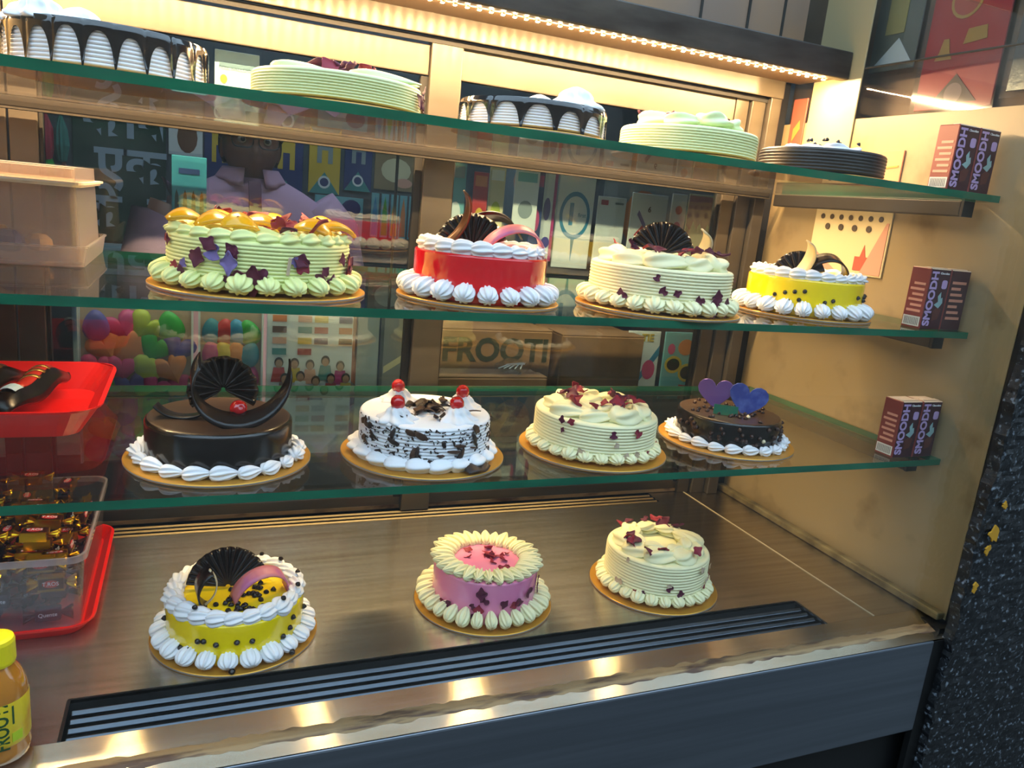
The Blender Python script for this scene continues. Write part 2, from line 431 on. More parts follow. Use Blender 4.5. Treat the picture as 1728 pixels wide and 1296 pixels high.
tag(obj('ceiling', box(-1.65, 3.65, .69, 1.95, 2.0, 2.05), mat('shop_ceiling', '#8a8a86', .9)), kind='structure')
tag(obj('wall_front', cat_vf(box(-1.65, XL - .016, .684, .699, -.75, 2.0), box(1.76, 3.65, .684, .699, -.75, 2.0), box(XL - .015, 1.759, .684, .699, 1.2, 2.0), box(XL-.015, 1.759, .684, .699, -.75, -.01)), shopwall), kind='structure')
lt = thing('tube_light', 'white tube light fixed to the shop ceiling behind the cabinet', 'lamp', (.8, 1.05, 1.9695))
obj('lamp_body', bev(box(-.6, .6, -.03, .03, .0, .03), .005), white_m, lt)
obj('lamp_tube', tube([(-.58, 0, -.018), (.58, 0, -.018)], .016, 12), mat('tube_emitter', '#ffffff', .5, emit='#e4f0ff', estr=SHOP_LAMP), lt)

# ------------------------------------------------------------------ cake pieces
def shell_vf(L, Wd, H, fl=7, tw=1.3, nu=12, nv=None):
    nv = max(nv or 0, fl * 6)
    V, F, rows = [], [], []
    for i in range(nu + 1):
        u = i / nu; e = max(.04, sin(pi * min(1, (u * .94 + .03)) ** .62) ** .8)
        row = []
        for k in range(nv):
            v = 2 * pi * k / nv; s = 1.12 - .34 * abs(sin((fl * v + tw * u * 3) / 2)) ** 1.6
            row.append(len(V)); V.append(((u - .42) * L, Wd / 2 * e * s * cos(v), H * .42 + H / 2 * e * s * sin(v)))
        rows.append(row)
    for a, b in zip(rows, rows[1:]):
        for k in range(nv): F.append((a[k], a[(k+1) % nv], b[(k+1) % nv], b[k]))
    F += [tuple(rows[0][::-1]), tuple(rows[-1])]
    return V, F
def dollop_vf(r, h, fl=7, tw=2.6, tiers=1.6):
    prof = []
    n = 18
    for i in range(n + 1):
        u = i / n
        prof.append((r * (max(0, 1 - u) ** .62) * (1 + .10 * sin(u * tiers * 2 * pi)) + .0004 if i < n else 0, h * u))
    return lathe([(0, 0)] + prof, fl * 7, lambda a, z: 1.1 - .28 * abs(sin((fl * a + tw * z / h * 2) / 2)) ** 1.5)
def petal_vf(seed, s=.012):
    rnd = random.Random(seed); ph = rnd.random() * 6; w = .5 + .4 * rnd.random()
    def fn(u, v):
        a = (u - .5) * 2; b = (v - .5) * 2; k = 1 + .25 * sin(3 * b + ph) + .18 * sin(7 * a + ph)
        wd = max(.05, 1 - b * b) ** .5 * w * k * (1 + .3 * sin(5 * b + 2 * ph))
        return (s * a * wd, s * b, s * (.28 * a * a + .22 * sin(2 * b + ph)))
    return sheet(fn, 7, 10, .0007)
PET = {}
def petal_mesh(k, m):
    if (k, m.name) not in PET: PET[(k, m.name)] = vf_mesh('petal', petal_vf(k), m, True)
    return PET[(k, m.name)]
def chip_vf(): return lathe([(0, 0), (.0038, .0004), (.0044, .0018), (.0034, .0038), (.0014, .0058), (0, .0068)], 10)
CHIP = vf_mesh('chocolate_chip', chip_vf(), choc, True); CHIPW = vf_mesh('chocolate_chip', chip_vf(), white_choc, True)
CHIPB = vf_mesh('chocolate_chip', chip_vf(), mat('milk_chocolate_chip', '#3a2015', .4), True)
def fan_vf(rad, span, pleats, depth, th=.0022):
    def fn(u, v):
        a = (u - .5) * span; r = rad * (.06 + .94 * v)
        return (r * sin(a), depth * (.5 * sin(pleats * 2 * pi * u) * v) + .25 * rad * v * v * .35, r * cos(a) + .06 * rad)
    return sheet(fn, max(48, pleats * 8), 8, th)
def arc_vf(rad, a0, a1, width, th, twist=0.0, sq=1.0, taper=0.0):
    """ribbon bent on a circle in the XZ plane, width along Y"""
    def fn(u, v):
        a = R(a0 + (a1 - a0) * u); w = (v - .5) * width * (1 - taper * abs(2 * u - 1) ** 2)
        return (rad * cos(a) + w * twist * u, w + twist * rad * .6 * u, rad * sq * sin(a))
    return sheet(fn, 24, 3, th)
CH = [(.0, .0), (.006, .0008), (.0098, .005), (.0106, .0098), (.0092, .0148), (.0052, .0182), (.0012, .0182), (0, .0172)]
CHERRY = vf_mesh('cherry', lathe(CH, 20), cherry_m, True)

def body_profile(r, h, ribs=0, round_=.006):
    p = [(0, .0)]
    if ribs:
        n = ribs * 6; z0, z1 = .004, h - round_
        for i in range(n + 1):
            t = i / n; p.append((r - .0016 + .0022 * abs(sin(pi * ribs * t)) ** .7, z0 + (z1 - z0) * t))
    else:
        p += [(r - .001, .0), (r, .003)] + [(r, h * k) for k in (.25, .5, .75)] + [(r, h - round_)]
    for k in range(1, 7):
        a = pi / 2 * k / 6; p.append((r - round_ + round_ * cos(a), h - round_ + round_ * sin(a)))
    p += [(r * .6, h), (r * .25, h), (0, h)]
    return p
CAKES = []
def new_cake(label, x, y, z, br, r, h, m, ribs=0, rz=0, round_=.006, topm=None, dh=0.0):
    h0 = h; h = h - dh
    c = thing('cake', label, 'cake', (x, y, z), rz)
    b = obj('cake_board', lathe([(0, 0), (br - .001, 0), (br, .001), (br, .0035), (br - .001, .0045), (0, .0045)], 72), gold_board, c, smooth=False)
    bm = [p for p in b.data.polygons]
    b.data.materials.append(board_edge)
    for p in bm:
        if abs(p.normal.z) < .5: p.material_index = 1
        p.use_smooth = abs(p.normal.z) < .5
    bd = obj('cake_body', lathe(body_profile(r, h, ribs, round_), 96), m, c, (0, 0, .0045), smooth=True)
    if topm:
        bd.data.materials.append(topm)
        for p in bd.data.polygons:
            if p.normal.z > .9: p.material_index = 1
    CAKES.append((c, h0, dh)); return c
def ring(c, me, n, r, z, mode='tangent', tilt=0.0, jit=.1, seed=1, name='cream_swirl', arc=None, phase=0):
    rnd = random.Random(seed)
    for k in range(n):
        a = 2 * pi * (k + phase) / n if not arc else R(arc[0]) + (R(arc[1]) - R(arc[0])) * k / n
        s = 1 + rnd.uniform(-jit, jit)
        if mode == 'tangent': e = (tilt + rnd.uniform(-jit, jit), rnd.uniform(-jit, jit) * .6, a + pi / 2 + .18)
        elif mode == 'radial_out': e = (0, -tilt + rnd.uniform(-jit, jit) * .5, a + pi)      # fat end outside, tail up the wall
        elif mode == 'radial_in': e = (0, tilt + rnd.uniform(-jit, jit), a)
        else: e = (rnd.uniform(-.1, .1), rnd.uniform(-.1, .1), a)
        obj(name, me, parent=c, loc=(r * cos(a), r * sin(a), z), rot=e, scale=(s, s * (1 + rnd.uniform(-jit, jit)), s))
def petals_side(c, r, h, n, seed, mats, a0=-165, a1=-15, sc=(.5, 1.1), zlo=.1):
    rnd = random.Random(seed)
    for k in range(n):
        a = R(rnd.uniform(a0, a1)); z = .0045 + h * rnd.uniform(zlo, .95); s = rnd.uniform(*sc)
        q = Matrix.Rotation(a, 4, 'Z') @ Matrix.Rotation(pi / 2, 4, 'Y') @ Matrix.Rotation(rnd.uniform(0, 6.28), 4, 'Z')
        obj('petal', petal_mesh(rnd.randrange(5), rnd.choice(mats)), parent=c, loc=((r + .0016) * cos(a), (r + .0016) * sin(a), z), rot=q.to_euler(), scale=(s, s, s * .55))
def petals_top(c, r0, r1, z, n, seed, mats, sc=(.6, 1.2), lift=.004):
    rnd = random.Random(seed)
    for k in range(n):
        a = rnd.uniform(0, 6.28); r = rnd.uniform(r0, r1); s = rnd.uniform(*sc)
        obj('petal', petal_mesh(rnd.randrange(5), rnd.choice(mats)), parent=c, loc=(r * cos(a), r * sin(a), z + lift * rnd.random()), rot=(rnd.uniform(-.7, .7), rnd.uniform(-.7, .7), rnd.uniform(0, 6.28)), scale=(s, s, s))
def chips_side(c, r, pts, me=CHIP, sc=1.0):
    for a, z in pts:
        a = R(a); q = Matrix.Rotation(a, 4, 'Z') @ Matrix.Rotation(pi / 2, 4, 'Y')
        obj('chocolate_chip', me, parent=c, loc=((r - .0005) * cos(a), (r - .0005) * sin(a), z), rot=q.to_euler(), scale=(sc, sc, sc))
def chips_top(c, pts, z, me=CHIP, seed=3, sc=1.0):
    rnd = random.Random(seed)
    for px, py in pts:
        obj('chocolate_chip', me, parent=c, loc=(px, py, z), rot=(rnd.uniform(-.5, .5), rnd.uniform(-.5, .5), 0), scale=(sc, sc, sc))
def SH(name, L, Wd, H, m, fl=7, tw=1.3): return vf_mesh(name, shell_vf(L, Wd, H, fl, tw), m, True)
def heart_pts(s, n=28):
    P = []
    for k in range(n):
        t = 2 * pi * k / n; P.append((s * 16 * sin(t) ** 3 / 16, s * (13 * cos(t) - 5 * cos(2*t) - 2 * cos(3*t) - cos(4*t)) / 16))
    return P
def curl(c, me, loc, rot, name='chocolate_curl', lab=None):
    o = obj(name, me, parent=c, loc=loc, rot=rot)
    if lab: o['label'] = lab
    return o
def face(x, y):
    """turn so that local -Y looks towards where the customer stands"""
    return math.atan2(y + .99, x - .38) - pi / 2

# --- topmost shelf
def drip(c, r, h, n, seed):
    rnd = random.Random(seed); nd = n * 16; rows = 14; V, F = [], []
    wid = [rnd.uniform(.80, .92) for _ in range(n)]; low = [rnd.uniform(.0, .06) for _ in range(n)]; hi = [rnd.uniform(.68, .86) for _ in range(n)]
    for k in range(nd):
        a = 2 * pi * k / nd; seg = k // 16; t = ((k % 16) + .5) / 8 - 1
        q = abs(t) / wid[seg]
        zl = h * low[seg] if q >= 1 else h * (low[seg] + (hi[seg] - low[seg]) * (1 - q ** 2.4) ** .55)
        for j in range(rows + 1):
            f = j / rows; z = zl + (h + .0015 - zl) * f
            bul = .0022 + (.0022 * math.exp(-((f - .04) / .12) ** 2) if q >= 1 else .0008)
            rr = r + bul
            if z > h - .005: rr -= (z - (h - .005)) * .45
            V.append((rr * cos(a), rr * sin(a), z))
    for k in range(nd):
        k2 = (k + 1) % nd
        for j in range(rows): F.append((k*(rows+1)+j, k2*(rows+1)+j, k2*(rows+1)+j+1, k*(rows+1)+j+1))
    n0 = len(V); V.append((0, 0, h + .003))
    for k in range(nd): F.append((k*(rows+1)+rows, ((k+1) % nd)*(rows+1)+rows, n0))
    o = obj('chocolate_drip', (V, F), drip_m, c, (0, 0, .0045), smooth=True); o['label'] = 'glossy dark chocolate drip glaze'
DOL = vf_mesh('cream_dollop', dollop_vf(.038, .030, 8, 2.2), white_cr, True)
c = new_cake('largest white ribbed cake with black chocolate drips and cream dollop, on top shelf', .280, .185, Z1, .128, .115, .062, white_cr, 9, dh=0.01)
drip(c, .115, .052, 22, 2)
for (a, b) in ((-.066, -.055), (-.03, -.02), (-.09, .0)): obj('cream_dollop', DOL, parent=c, loc=(a, b, .064), rot=(0, 0, a * 50))
c = new_cake('pale green ribbed cake with flat top and dark rose petals, on top shelf', .565, .153, Z1, .127, .115, .048, green_cr, 8, dh=0.01)
FL = vf_mesh('cream_leaf', xf(shell_vf(.10, .05, .014, 3, .4), lambda a, b, d: (a, b, d)), green_cr, True)
for k, (a, b, rz) in enumerate(((-.05, -.03, .2), (.0, .0, .5), (.05, -.02, -.2), (.02, .05, .9), (-.04, .04, 2), (.045, -.06, .1))): obj('cream_leaf', FL, parent=c, loc=(a, b, .0515), rot=(0, 0, rz))
petals_top(c, .01, .07, .062, 10, 4, [petal_m, petal_r], (1, 1.7))
petals_side(c, .115, .048, 4, 9, [petal_m], -40, 10, (1.0, 1.4), .5)
c = new_cake('small white ribbed cake with black chocolate drips and one cream dollop, on top shelf', .856, .141, Z1, .124, .110, .050, white_cr, 8, dh=0.01)
drip(c, .110, .040, 15, 5)
obj('cream_dollop', vf_mesh('cream_dollop', dollop_vf(.042, .034, 8, 2.2), white_cr, True), parent=c, loc=(.045, -.050, .054))
obj('cream_dollop', DOL, parent=c, loc=(.03, .05, .054))
BIGSW = lambda m, s=1: vf_mesh('cream_ruffle', shell_vf(.075 * s, .050 * s, .030 * s, 5, 1.6, 14, 40), m, True)
c = new_cake('pale green ribbed cake topped with mounds of ruffled cream, on top shelf', 1.152, .160, Z1, .126, .1145, .047, green_cr, 8, dh=0.004)
me = BIGSW(green_cr)
ring(c, me, 8, .066, .048, 'tangent', 0, .14, 4, 'cream_ruffle'); ring(c, me, 4, .025, .052, 'tangent', 0, .14, 8, 'cream_ruffle')
petals_top(c, .02, .10, .07, 12, 14, [choc_fl, petal_m], (.4, .9))
c = new_cake('low black chocolate cake with ribbed side and white cream on top, on top shelf', 1.441, .155, Z1, .124, .110, .046, blacksponge, 6, dh=0.004)
ring(c, vf_mesh('cream_leaf', shell_vf(.06, .035, .018, 5, 1.5, 12, 32), white_cr, True), 7, .05, .046, 'tangent', 0, .16, 5, 'cream_leaf')
chips_top(c, [(random.uniform(-.06, .06), random.uniform(-.07, .03)) for _ in range(9)], .064, CHIP, 5, .9)

# --- second shelf
c = new_cake('tall pistachio-coloured ribbed cake topped with mango slices and rose petals', .467, .155, Z2, .147, .122, .084, lime_cr, 12, dh=0.016)
ring(c, SH('cream_swirl', .040, .026, .022, lime_cr, 6, 1.5), 24, .108, .082, 'tangent', .1, .1, 1)
ring(c, SH('cream_swirl', 0.0386, 0.0282, 0.0221, lime_cr, 9, .8), 24, 0.1225, .0115, 'radial_out', .45, .1, 2)
ring(c, BIGSW(lime_cr, .8), 7, .06, .084, 'tangent', 0, .14, 6, 'cream_ruffle')
MS = vf_mesh('mango_slice', sheet(lambda u, v: ((u - .5) * .052, (v - .5) * .034 * (1 - (2*u-1)**2 * .8), .012 * (1 - (2*u-1)**2) - .2 * abs(v-.5) * .02), 10, 6, .005), mango, True)
for k, (a, b, rz, t) in enumerate(((-.095, -.02, .3, .3), (-.055, .05, .1, .2), (-.03, -.07, .4, .5), (.02, .045, 0, .3), (.062, -.055, -.4, .4), (.088, .03, .2, .5), (.10, -.03, .1, .2), (-.06, -.04, .2, .3), (0, -.01, 0, .3))):
    obj('mango_slice', MS, parent=c, loc=(a, b, .103), rot=(t, .1 * (-1) ** k, rz))
petals_top(c, .02, .11, .103, 22, 3, [petal_m, petal_r], (.7, 1.5), .008)
petals_side(c, .123, .084, 26, 5, [petal_m, petal_m, petal_r, petal_v], -170, -10, (.5, 1.1), .2)
q = Matrix.Rotation(R(-102), 4, 'Z') @ Matrix.Rotation(pi / 2, 4, 'Y')
obj('petal', petal_mesh(2, petal_m), parent=c, loc=(.125 * cos(R(-102)), .125 * sin(R(-102)), .031), rot=q.to_euler(), scale=(1.6, 1.5, .8))
obj('petal', petal_mesh(1, petal_v), parent=c, loc=(.1245 * cos(R(-112)), .1245 * sin(R(-112)), .055), rot=(Matrix.Rotation(R(-112), 4, 'Z') @ Matrix.Rotation(pi / 2, 4, 'Y')).to_euler(), scale=(1.0, .95, .6))
for a, z in ((-78, .055), (-66, .022), (-48, .03)):
    obj('pistachio_sliver', xf(bev(box(-.0022, .0022, -.0015, .0015, -.012, .012), .001, 1), lambda p, qq, s: (p, qq, s)), seed_m, c, (.1245 * cos(R(a)), .1245 * sin(R(a)), z), (.1, .9 if a > -70 else .1, R(a + 90)))

c = new_cake('glossy red glazed cake with white cream borders and pink chocolate arch', .795, .148, Z2, .128, .104, .078, red_gel, 0, round_=.004, dh=0.009)
ring(c, SH('cream_swirl', .046, .028, .024, white_cr, 8, 1.4), 20, .086, .079, 'tangent', .1, .1, 3)
ring(c, SH('cream_swirl', 0.0405, 0.0317, 0.0255, white_cr, 10, .5), 21, 0.1065, .0115, 'radial_out', .5, .08, 4)
fz = face(.795, .148)
curl(c, vf_mesh('chocolate_fan', fan_vf(.058, 2.4, 9, .007), choc, True), (-.012, .015, .080), (-.15, 0, fz + .1), 'chocolate_fan')
curl(c, vf_mesh('chocolate_curl', arc_vf(.052, 5, 178, .022, .003, 0, .95), pink_choc, True), (.040, -.025, .080), (.45, 0, fz + .45), 'pink_chocolate_arch', 'pink chocolate ribbon arch')
curl(c, vf_mesh('chocolate_curl', arc_vf(.060, 300, 405, .015, .0025, .0, 1), mat('gold_dusted_chocolate', '#5e3d20', .3, .3), True), (-.085, -.02, .128), (.5, -.1, fz + .7), 'chocolate_curl')
curl(c, vf_mesh('chocolate_curl', arc_vf(.060, 30, 150, .030, .0025, .0, 1), choc, True), (.02, .04, .085), (-.5, 0, fz - .5), 'chocolate_curl')

c = new_cake('cream ribbed cake with ruffled top, chocolate fan and white chocolate curl', 1.116, .131, Z2, .140, .120, .080, yel_cr, 12, dh=0.009)
ring(c, BIGSW(yel_cr, 1.05), 9, .080, .078, 'tangent', .15, .14, 4, 'cream_ruffle'); ring(c, BIGSW(yel_cr, .9), 4, .03, .082, 'tangent', 0, .14, 8, 'cream_ruffle')
ring(c, SH('cream_swirl', 0.0368, 0.0282, 0.0221, yel_cr, 9, .8), 26, 0.1185, .0115, 'radial_out', .45, .1, 2)
fz = face(1.116, .131)
curl(c, vf_mesh('chocolate_fan', fan_vf(.055, 2.6, 10, .008), choc, True), (-.005, .0, .098), (-.1, 0, fz), 'chocolate_fan')
curl(c, vf_mesh('chocolate_curl', arc_vf(.034, -60, 80, .026, .0025, 0, 1, .5), white_choc, True), (.036, -.025, .118), (.5, 0, fz + .8), 'chocolate_curl', 'white chocolate curl')
petals_top(c, .05, .10, .108, 12, 23, [petal_m, petal_r], (.6, 1.2), .004)
petals_side(c, .121, .084, 7, 15, [petal_m], -130, -40, (.4, .9))
for a, z, s in ((-78, .022, 1.3), (-62, .024, 1.2), (-75, .042, 1.0), (-150, .03, .9)):
    obj('petal', petal_mesh(3, petal_m), parent=c, loc=(.1245 * cos(R(a)), .1245 * sin(R(a)), z), rot=(Matrix.Rotation(R(a), 4, 'Z') @ Matrix.Rotation(pi / 2, 4, 'Y')).to_euler(), scale=(s, s, .6))

c = new_cake('bright yellow glazed cake dotted with chocolate chips, beside the carton', 1.461, .160, Z2, .127, .106, .078, yel_gel, 0, round_=.004, dh=0.012)
ring(c, SH('cream_swirl', .040, .026, .022, white_cr, 8, 1.4), 23, .090, .079, 'tangent', .1, .1, 3)
ring(c, SH('cream_swirl', 0.0405, 0.0299, 0.0238, white_cr, 10, .5), 22, 0.1085, .0115, 'radial_out', .5, .08, 4)
fz = face(1.461, .16)
curl(c, vf_mesh('chocolate_fan', fan_vf(.048, 2.5, 8, .008), choc, True), (-.03, -.01, .080), (-.1, 0, fz), 'chocolate_fan')
curl(c, vf_mesh('chocolate_curl', arc_vf(.036, -70, 80, .026, .0025, 0, 1.1, .5), white_choc, True), (-.062, -.03, .114), (.4, .1, fz + .9), 'chocolate_curl', 'white chocolate curl')
curl(c, vf_mesh('chocolate_curl', arc_vf(.046, 2, 150, .030, .003, 0, 1.05), choc, True), (.028, -.01, .080), (.45, 0, fz + .5), 'chocolate_curl')
rnd = random.Random(12)
chips_side(c, .106, [(-150, .052), (-141, .056), (-132, .062), (-146, .035), (-136, .040), (-112, .040), (-104, .045), (-72, .058), (-56, .058), (-57, .048), (-45, .060), (-40, .045), (-50, .03), (-75, .026), (-30, .055), (-160, .045)], CHIP, .95)

# --- third shelf
c = new_cake('smooth black chocolate cake with chocolate fan, curl and a red cherry', .416, .152, Z3, .129, .101, .070, choc_gel, 0, round_=.008, topm=choc_top_sheen, dh=0.01)
ring(c, SH('cream_swirl', .038, .022, .020, white_cr, 8, 1.3), 20, .109, .004, 'tangent', .0, .12, 6)
fz = face(.416, .152)
curl(c, vf_mesh('chocolate_fan', fan_vf(.049, 4.2, 11, .016), choc, True), (.004, .012, .106), (-.3, 0, fz + .1), 'chocolate_fan')
def swoop(u, v):
    a = R(140 + 240 * u); r = .046 + .012 * u
    w = (v - .5) * .026
    return (r * cos(a) + .012 + .030 * u * u , -.030 + w * .8 - .020 * sin(pi * u), r * sin(a) + w * .75)
curl(c, vf_mesh('chocolate_curl', sheet(swoop, 40, 3, .0026), choc, True), (-.006, -.012, .1345), (0, 0, fz + .1), 'chocolate_curl')
curl(c, vf_mesh('chocolate_curl', arc_vf(.040, 205, 320, .022, .0028, .0, .7), choc, True), (-.050, -.012, .1035), (0, 0, fz - .2), 'chocolate_curl')
obj('cherry', CHERRY, parent=c, loc=(.020, -.030, .090), rot=(1.1, .5, 0), scale=(1.15, 1.15, 1.3))

c = new_cake('white ribbed cake covered in chocolate shavings with four red cherries', .721, .139, Z3, .130, .103, .086, white_cr, 11, dh=0.019)
ring(c, vf_mesh('cream_skirt', shell_vf(.05, .026, .022, 4, .5), white_cr, True), 20, .104, .0038, 'tangent', 0, .08, 2, 'cream_skirt')
D2 = vf_mesh('cream_dollop', dollop_vf(.030, .026, 7, 2.4), white_cr, True)
for (a, b) in ((-.058, -.047), (-.030, .058), (.066, .018), (.035, -.056)):
    obj('cream_dollop', D2, parent=c, loc=(a, b, .088))
    obj('cherry', CHERRY, parent=c, loc=(a, b, .105), rot=(random.uniform(-.3, .3), random.uniform(-.3, .3), 0), scale=(1.05, 1.05, 1.2))
rnd = random.Random(31)
SHV = [vf_mesh('chocolate_shaving', sheet(lambda u, v, k=k: ((u - .5) * .03, (v - .5) * (.006 + .003 * k) * (1 - .5 * (2*u-1)**2), .004 * sin(u * (3 + k))), 6, 3, .0009), choc_fl if k % 2 else mat('milk_shaving', '#4c3221', .5), True) for k in range(4)]
for k in range(46):
    a = rnd.uniform(0, 6.28); r = rnd.uniform(0, .06) * (1 if k < 34 else 1.5); s = rnd.uniform(.5, 1.3)
    obj('chocolate_shaving', SHV[k % 4], parent=c, loc=(r * cos(a) + .005, r * sin(a), .092 + rnd.random() * .012 * (1 - r / .09)), rot=(rnd.uniform(-.8, .8), rnd.uniform(-.6, .6), rnd.uniform(0, 6.28)), scale=(s, s, s))
for k in range(40):
    a = R(rnd.uniform(-175, -5)); z = rnd.uniform(.014, .086); s = rnd.uniform(.3, .8)
    q = Matrix.Rotation(a, 4, 'Z') @ Matrix.Rotation(pi / 2, 4, 'Y') @ Matrix.Rotation(rnd.uniform(0, 3.14), 4, 'Z')
    obj('chocolate_shaving', SHV[k % 4], parent=c, loc=(.1045 * cos(a), .1045 * sin(a), z), rot=q.to_euler(), scale=(s, s * 1.2, .4))
fl = []
for k in range(330):
    a = R(rnd.uniform(-178, -2)); z = rnd.uniform(.008, .09); s = rnd.uniform(.0008, .0026); l = rnd.uniform(.0014, .0065); ro = rnd.uniform(0, 3.14)
    u, w = cos(ro), sin(ro); V, F = box(-.0006, .0006, -s / 2, s / 2, -l / 2, l / 2)
    V = [((.1037 + p) * cos(a) - (qq * u - t * w) * sin(a), (.1037 + p) * sin(a) + (qq * u - t * w) * cos(a), z + qq * w + t * u) for p, qq, t in V]
    fl.append((V, F))
obj('chocolate_flecks', cat_vf(*fl), choc_fl, c)['kind'] = 'stuff'
curl(c, SHV[3], (.055, -.108, .0115), (.3, -.1, .5), 'chocolate_shaving').scale = (1.6, 1.5, 1)

c = new_cake('cream ribbed cake with ruffled top and rose petals, beside the heart-topped cake', 1.026, .133, Z3, .129, .106, .080, yel_cr, 11, dh=0.013)
ring(c, BIGSW(yel_cr, .95), 9, .072, .078, 'tangent', .1, .14, 14, 'cream_ruffle'); ring(c, BIGSW(yel_cr, .8), 4, .028, .08, 'tangent', 0, .14, 18, 'cream_ruffle')
ring(c, SH('cream_swirl', 0.0313, 0.0246, 0.0170, yel_cr, 9, .8), 26, 0.1035, .0115, 'radial_out', .35, .12, 12)
petals_top(c, .03, .085, .102, 22, 33, [petal_m, petal_r], (.5, 1.2), .004)
petals_side(c, .107, .09, 12, 35, [petal_m, petal_r, seed_m], -150, -20, (.3, .7), .2)

c = new_cake('black chocolate cake covered in chips with two purple-blue chocolate hearts', 1.329, .155, Z3, .128, .097, .066, choc_gel, 0, round_=.006, topm=choc_top_sheen, dh=0.012)
ring(c, SH('cream_swirl', .034, .022, .019, white_cr, 8, 1.3), 21, .105, .004, 'tangent', .0, .12, 6)
fz = face(1.329, .155)
HM = vf_mesh('chocolate_heart', bev(prism(heart_pts(.034), .003), .0006, 1), heart_p); HB = vf_mesh('chocolate_heart', bev(prism(heart_pts(.037), .003), .0006, 1), heart_b)
curl(c, HM, (-.022, .022, .101), (-.12, -.05, fz - .05), 'chocolate_heart', 'purple chocolate heart'); curl(c, HB, (.022, -.02, .098), (-.12, .14, fz + .15), 'chocolate_heart', 'blue chocolate heart')
curl(c, vf_mesh('foil_square', box(-.022, .022, -.001, .001, 0, .019), foil_g), (-.032, -.028, .070), (-.1, 0, fz + .1), 'foil_square', 'green foil square')
rnd = random.Random(8)
chips_top(c, [(r * cos(a), r * sin(a)) for r, a in [(rnd.uniform(.02, .085), rnd.uniform(0, 6.28)) for _ in range(60)]], .0700, CHIPB, 4, .95)
chips_top(c, [(.004, -.05)], .0700, CHIPW)
chips_side(c, .097, [(rnd.uniform(-190, 10), rnd.uniform(.018, .062)) for _ in range(52)], CHIPB, .95)
chips_side(c, .097, [(-86, .034)], CHIPW, .9)

# --- the steel deck
c = new_cake('yellow glazed cake with chocolate fan and pink chocolate arch, on the steel deck', .443, .174, 0, .126, .103, .084, yel_gel, 0, round_=.004, dh=0.019)
ring(c, SH('cream_swirl', .042, .028, .024, white_cr, 8, 1.4), 23, .090, .084, 'tangent', .1, .1, 3)
ring(c, SH('cream_swirl', 0.0386, 0.0299, 0.0204, white_cr, 10, .5), 22, 0.1045, .0115, 'radial_out', .45, .08, 4)
fz = face(.443, .174)
curl(c, vf_mesh('chocolate_fan', fan_vf(.062, 2.9, 14, .006), choc, True), (-.012, .012, .088), (-.25, 0, fz + .05), 'chocolate_fan')
curl(c, vf_mesh('chocolate_fan', arc_vf(.040, 120, 245, .035, .0025, 0, 1), choc, True), (-.018, -.038, .118), (.1, 0, fz + .2), 'chocolate_curl')
curl(c, vf_mesh('chocolate_curl', arc_vf(.040, 285, 415, .004, .002, 0, 1.1), white_choc, True), (-.070, -.04, .125), (.2, .2, fz), 'chocolate_curl', 'thin white chocolate curl')
curl(c, vf_mesh('chocolate_curl', arc_vf(.042, 2, 178, .024, .0028, 0, 1.2), pink_choc, True), (.034, -.018, .089), (.35, 0, fz + .35), 'pink_chocolate_arch', 'pink chocolate ribbon arch')
rnd = random.Random(18)
chips_top(c, [(rnd.gauss(.02, .028), rnd.gauss(-.03, .022)) for _ in range(34)] + [(-.05 + .012 * k, -.062 + .004 * sin(k * 2)) for k in range(11)], .0885, CHIP, 4, 1.05)
chips_top(c, [(.095 * cos(R(a)), .095 * sin(R(a))) for a in (-130, -48, -20, 5, 40, 62, 75)], .107, CHIP, 5, 1.0)
chips_side(c, .103, [(-140, .03), (-136, .029), (-132, .032), (-123, .055), (-118, .057), (-108, .052), (-92, .056), (-80, .054), (-40, .072), (-44, .05), (-52, .04), (-50, .03), (-15, .06), (-170, .06)], CHIP, 1.05)
chips_side(c, .122, [(-95, .009), (-52, .012)], CHIP, 1.2)

c = new_cake('pink glazed cake with pale yellow cream borders, on the steel deck', .868, .183, 0, .125, .094, .082, pink_gel, 0, round_=.004, dh=0.006)
ring(c, SH('cream_swirl', .044, .020, .026, yel_cr, 9, .3), 30, .080, .080, 'radial_in', -.25, .08, 3)
ring(c, SH('cream_swirl', 0.0368, 0.0211, 0.0255, yel_cr, 9, .3), 28, 0.1005, .0115, 'radial_out', .5, .08, 4)
petals_top(c, .01, .06, .0880, 12, 43, [petal_r], (.4, .9), .001)
petals_side(c, .095, .07, 14, 45, [petal_m, petal_m, petal_r], -160, -20, (.5, 1.0), .1)

c = new_cake('cream ribbed cake with open ring of ruffled cream, on the steel deck', 1.225, .172, 0, .126, .100, .084, yel_cr, 12, dh=0.004)
ring(c, BIGSW(yel_cr, .95), 9, .066, .082, 'tangent', .1, .12, 24, 'cream_ruffle'); ring(c, BIGSW(yel_cr, .6), 8, .05, .096, 'tangent', 0, .12, 28, 'cream_ruffle')
ring(c, SH('cream_swirl', 0.0331, 0.0246, 0.0187, yel_cr, 9, .8), 26, 0.0995, .0115, 'radial_out', .4, .12, 12)
petals_top(c, .05, .09, .104, 14, 53, [petal_r, petal_m], (.6, 1.3), .004)
petals_side(c, .101, .09, 16, 55, [petal_m, petal_r, seed_m], -170, -10, (.3, .8), .1)

for c, h0, dh in CAKES:      # settle everything on the sides and tops of the cakes to their real heights
    for o in c.children:
        n = o.name.split('.')[0]
        if n in ('cake_board', 'cake_body', 'chocolate_drip'): continue
        if n == 'chocolate_flecks': o.scale.z = (h0 - dh) / h0; continue
        z = o.location.z
        if z > .72 * h0: o.location.z = z - dh
        elif z > .02: o.location.z = z * (h0 - dh) / h0

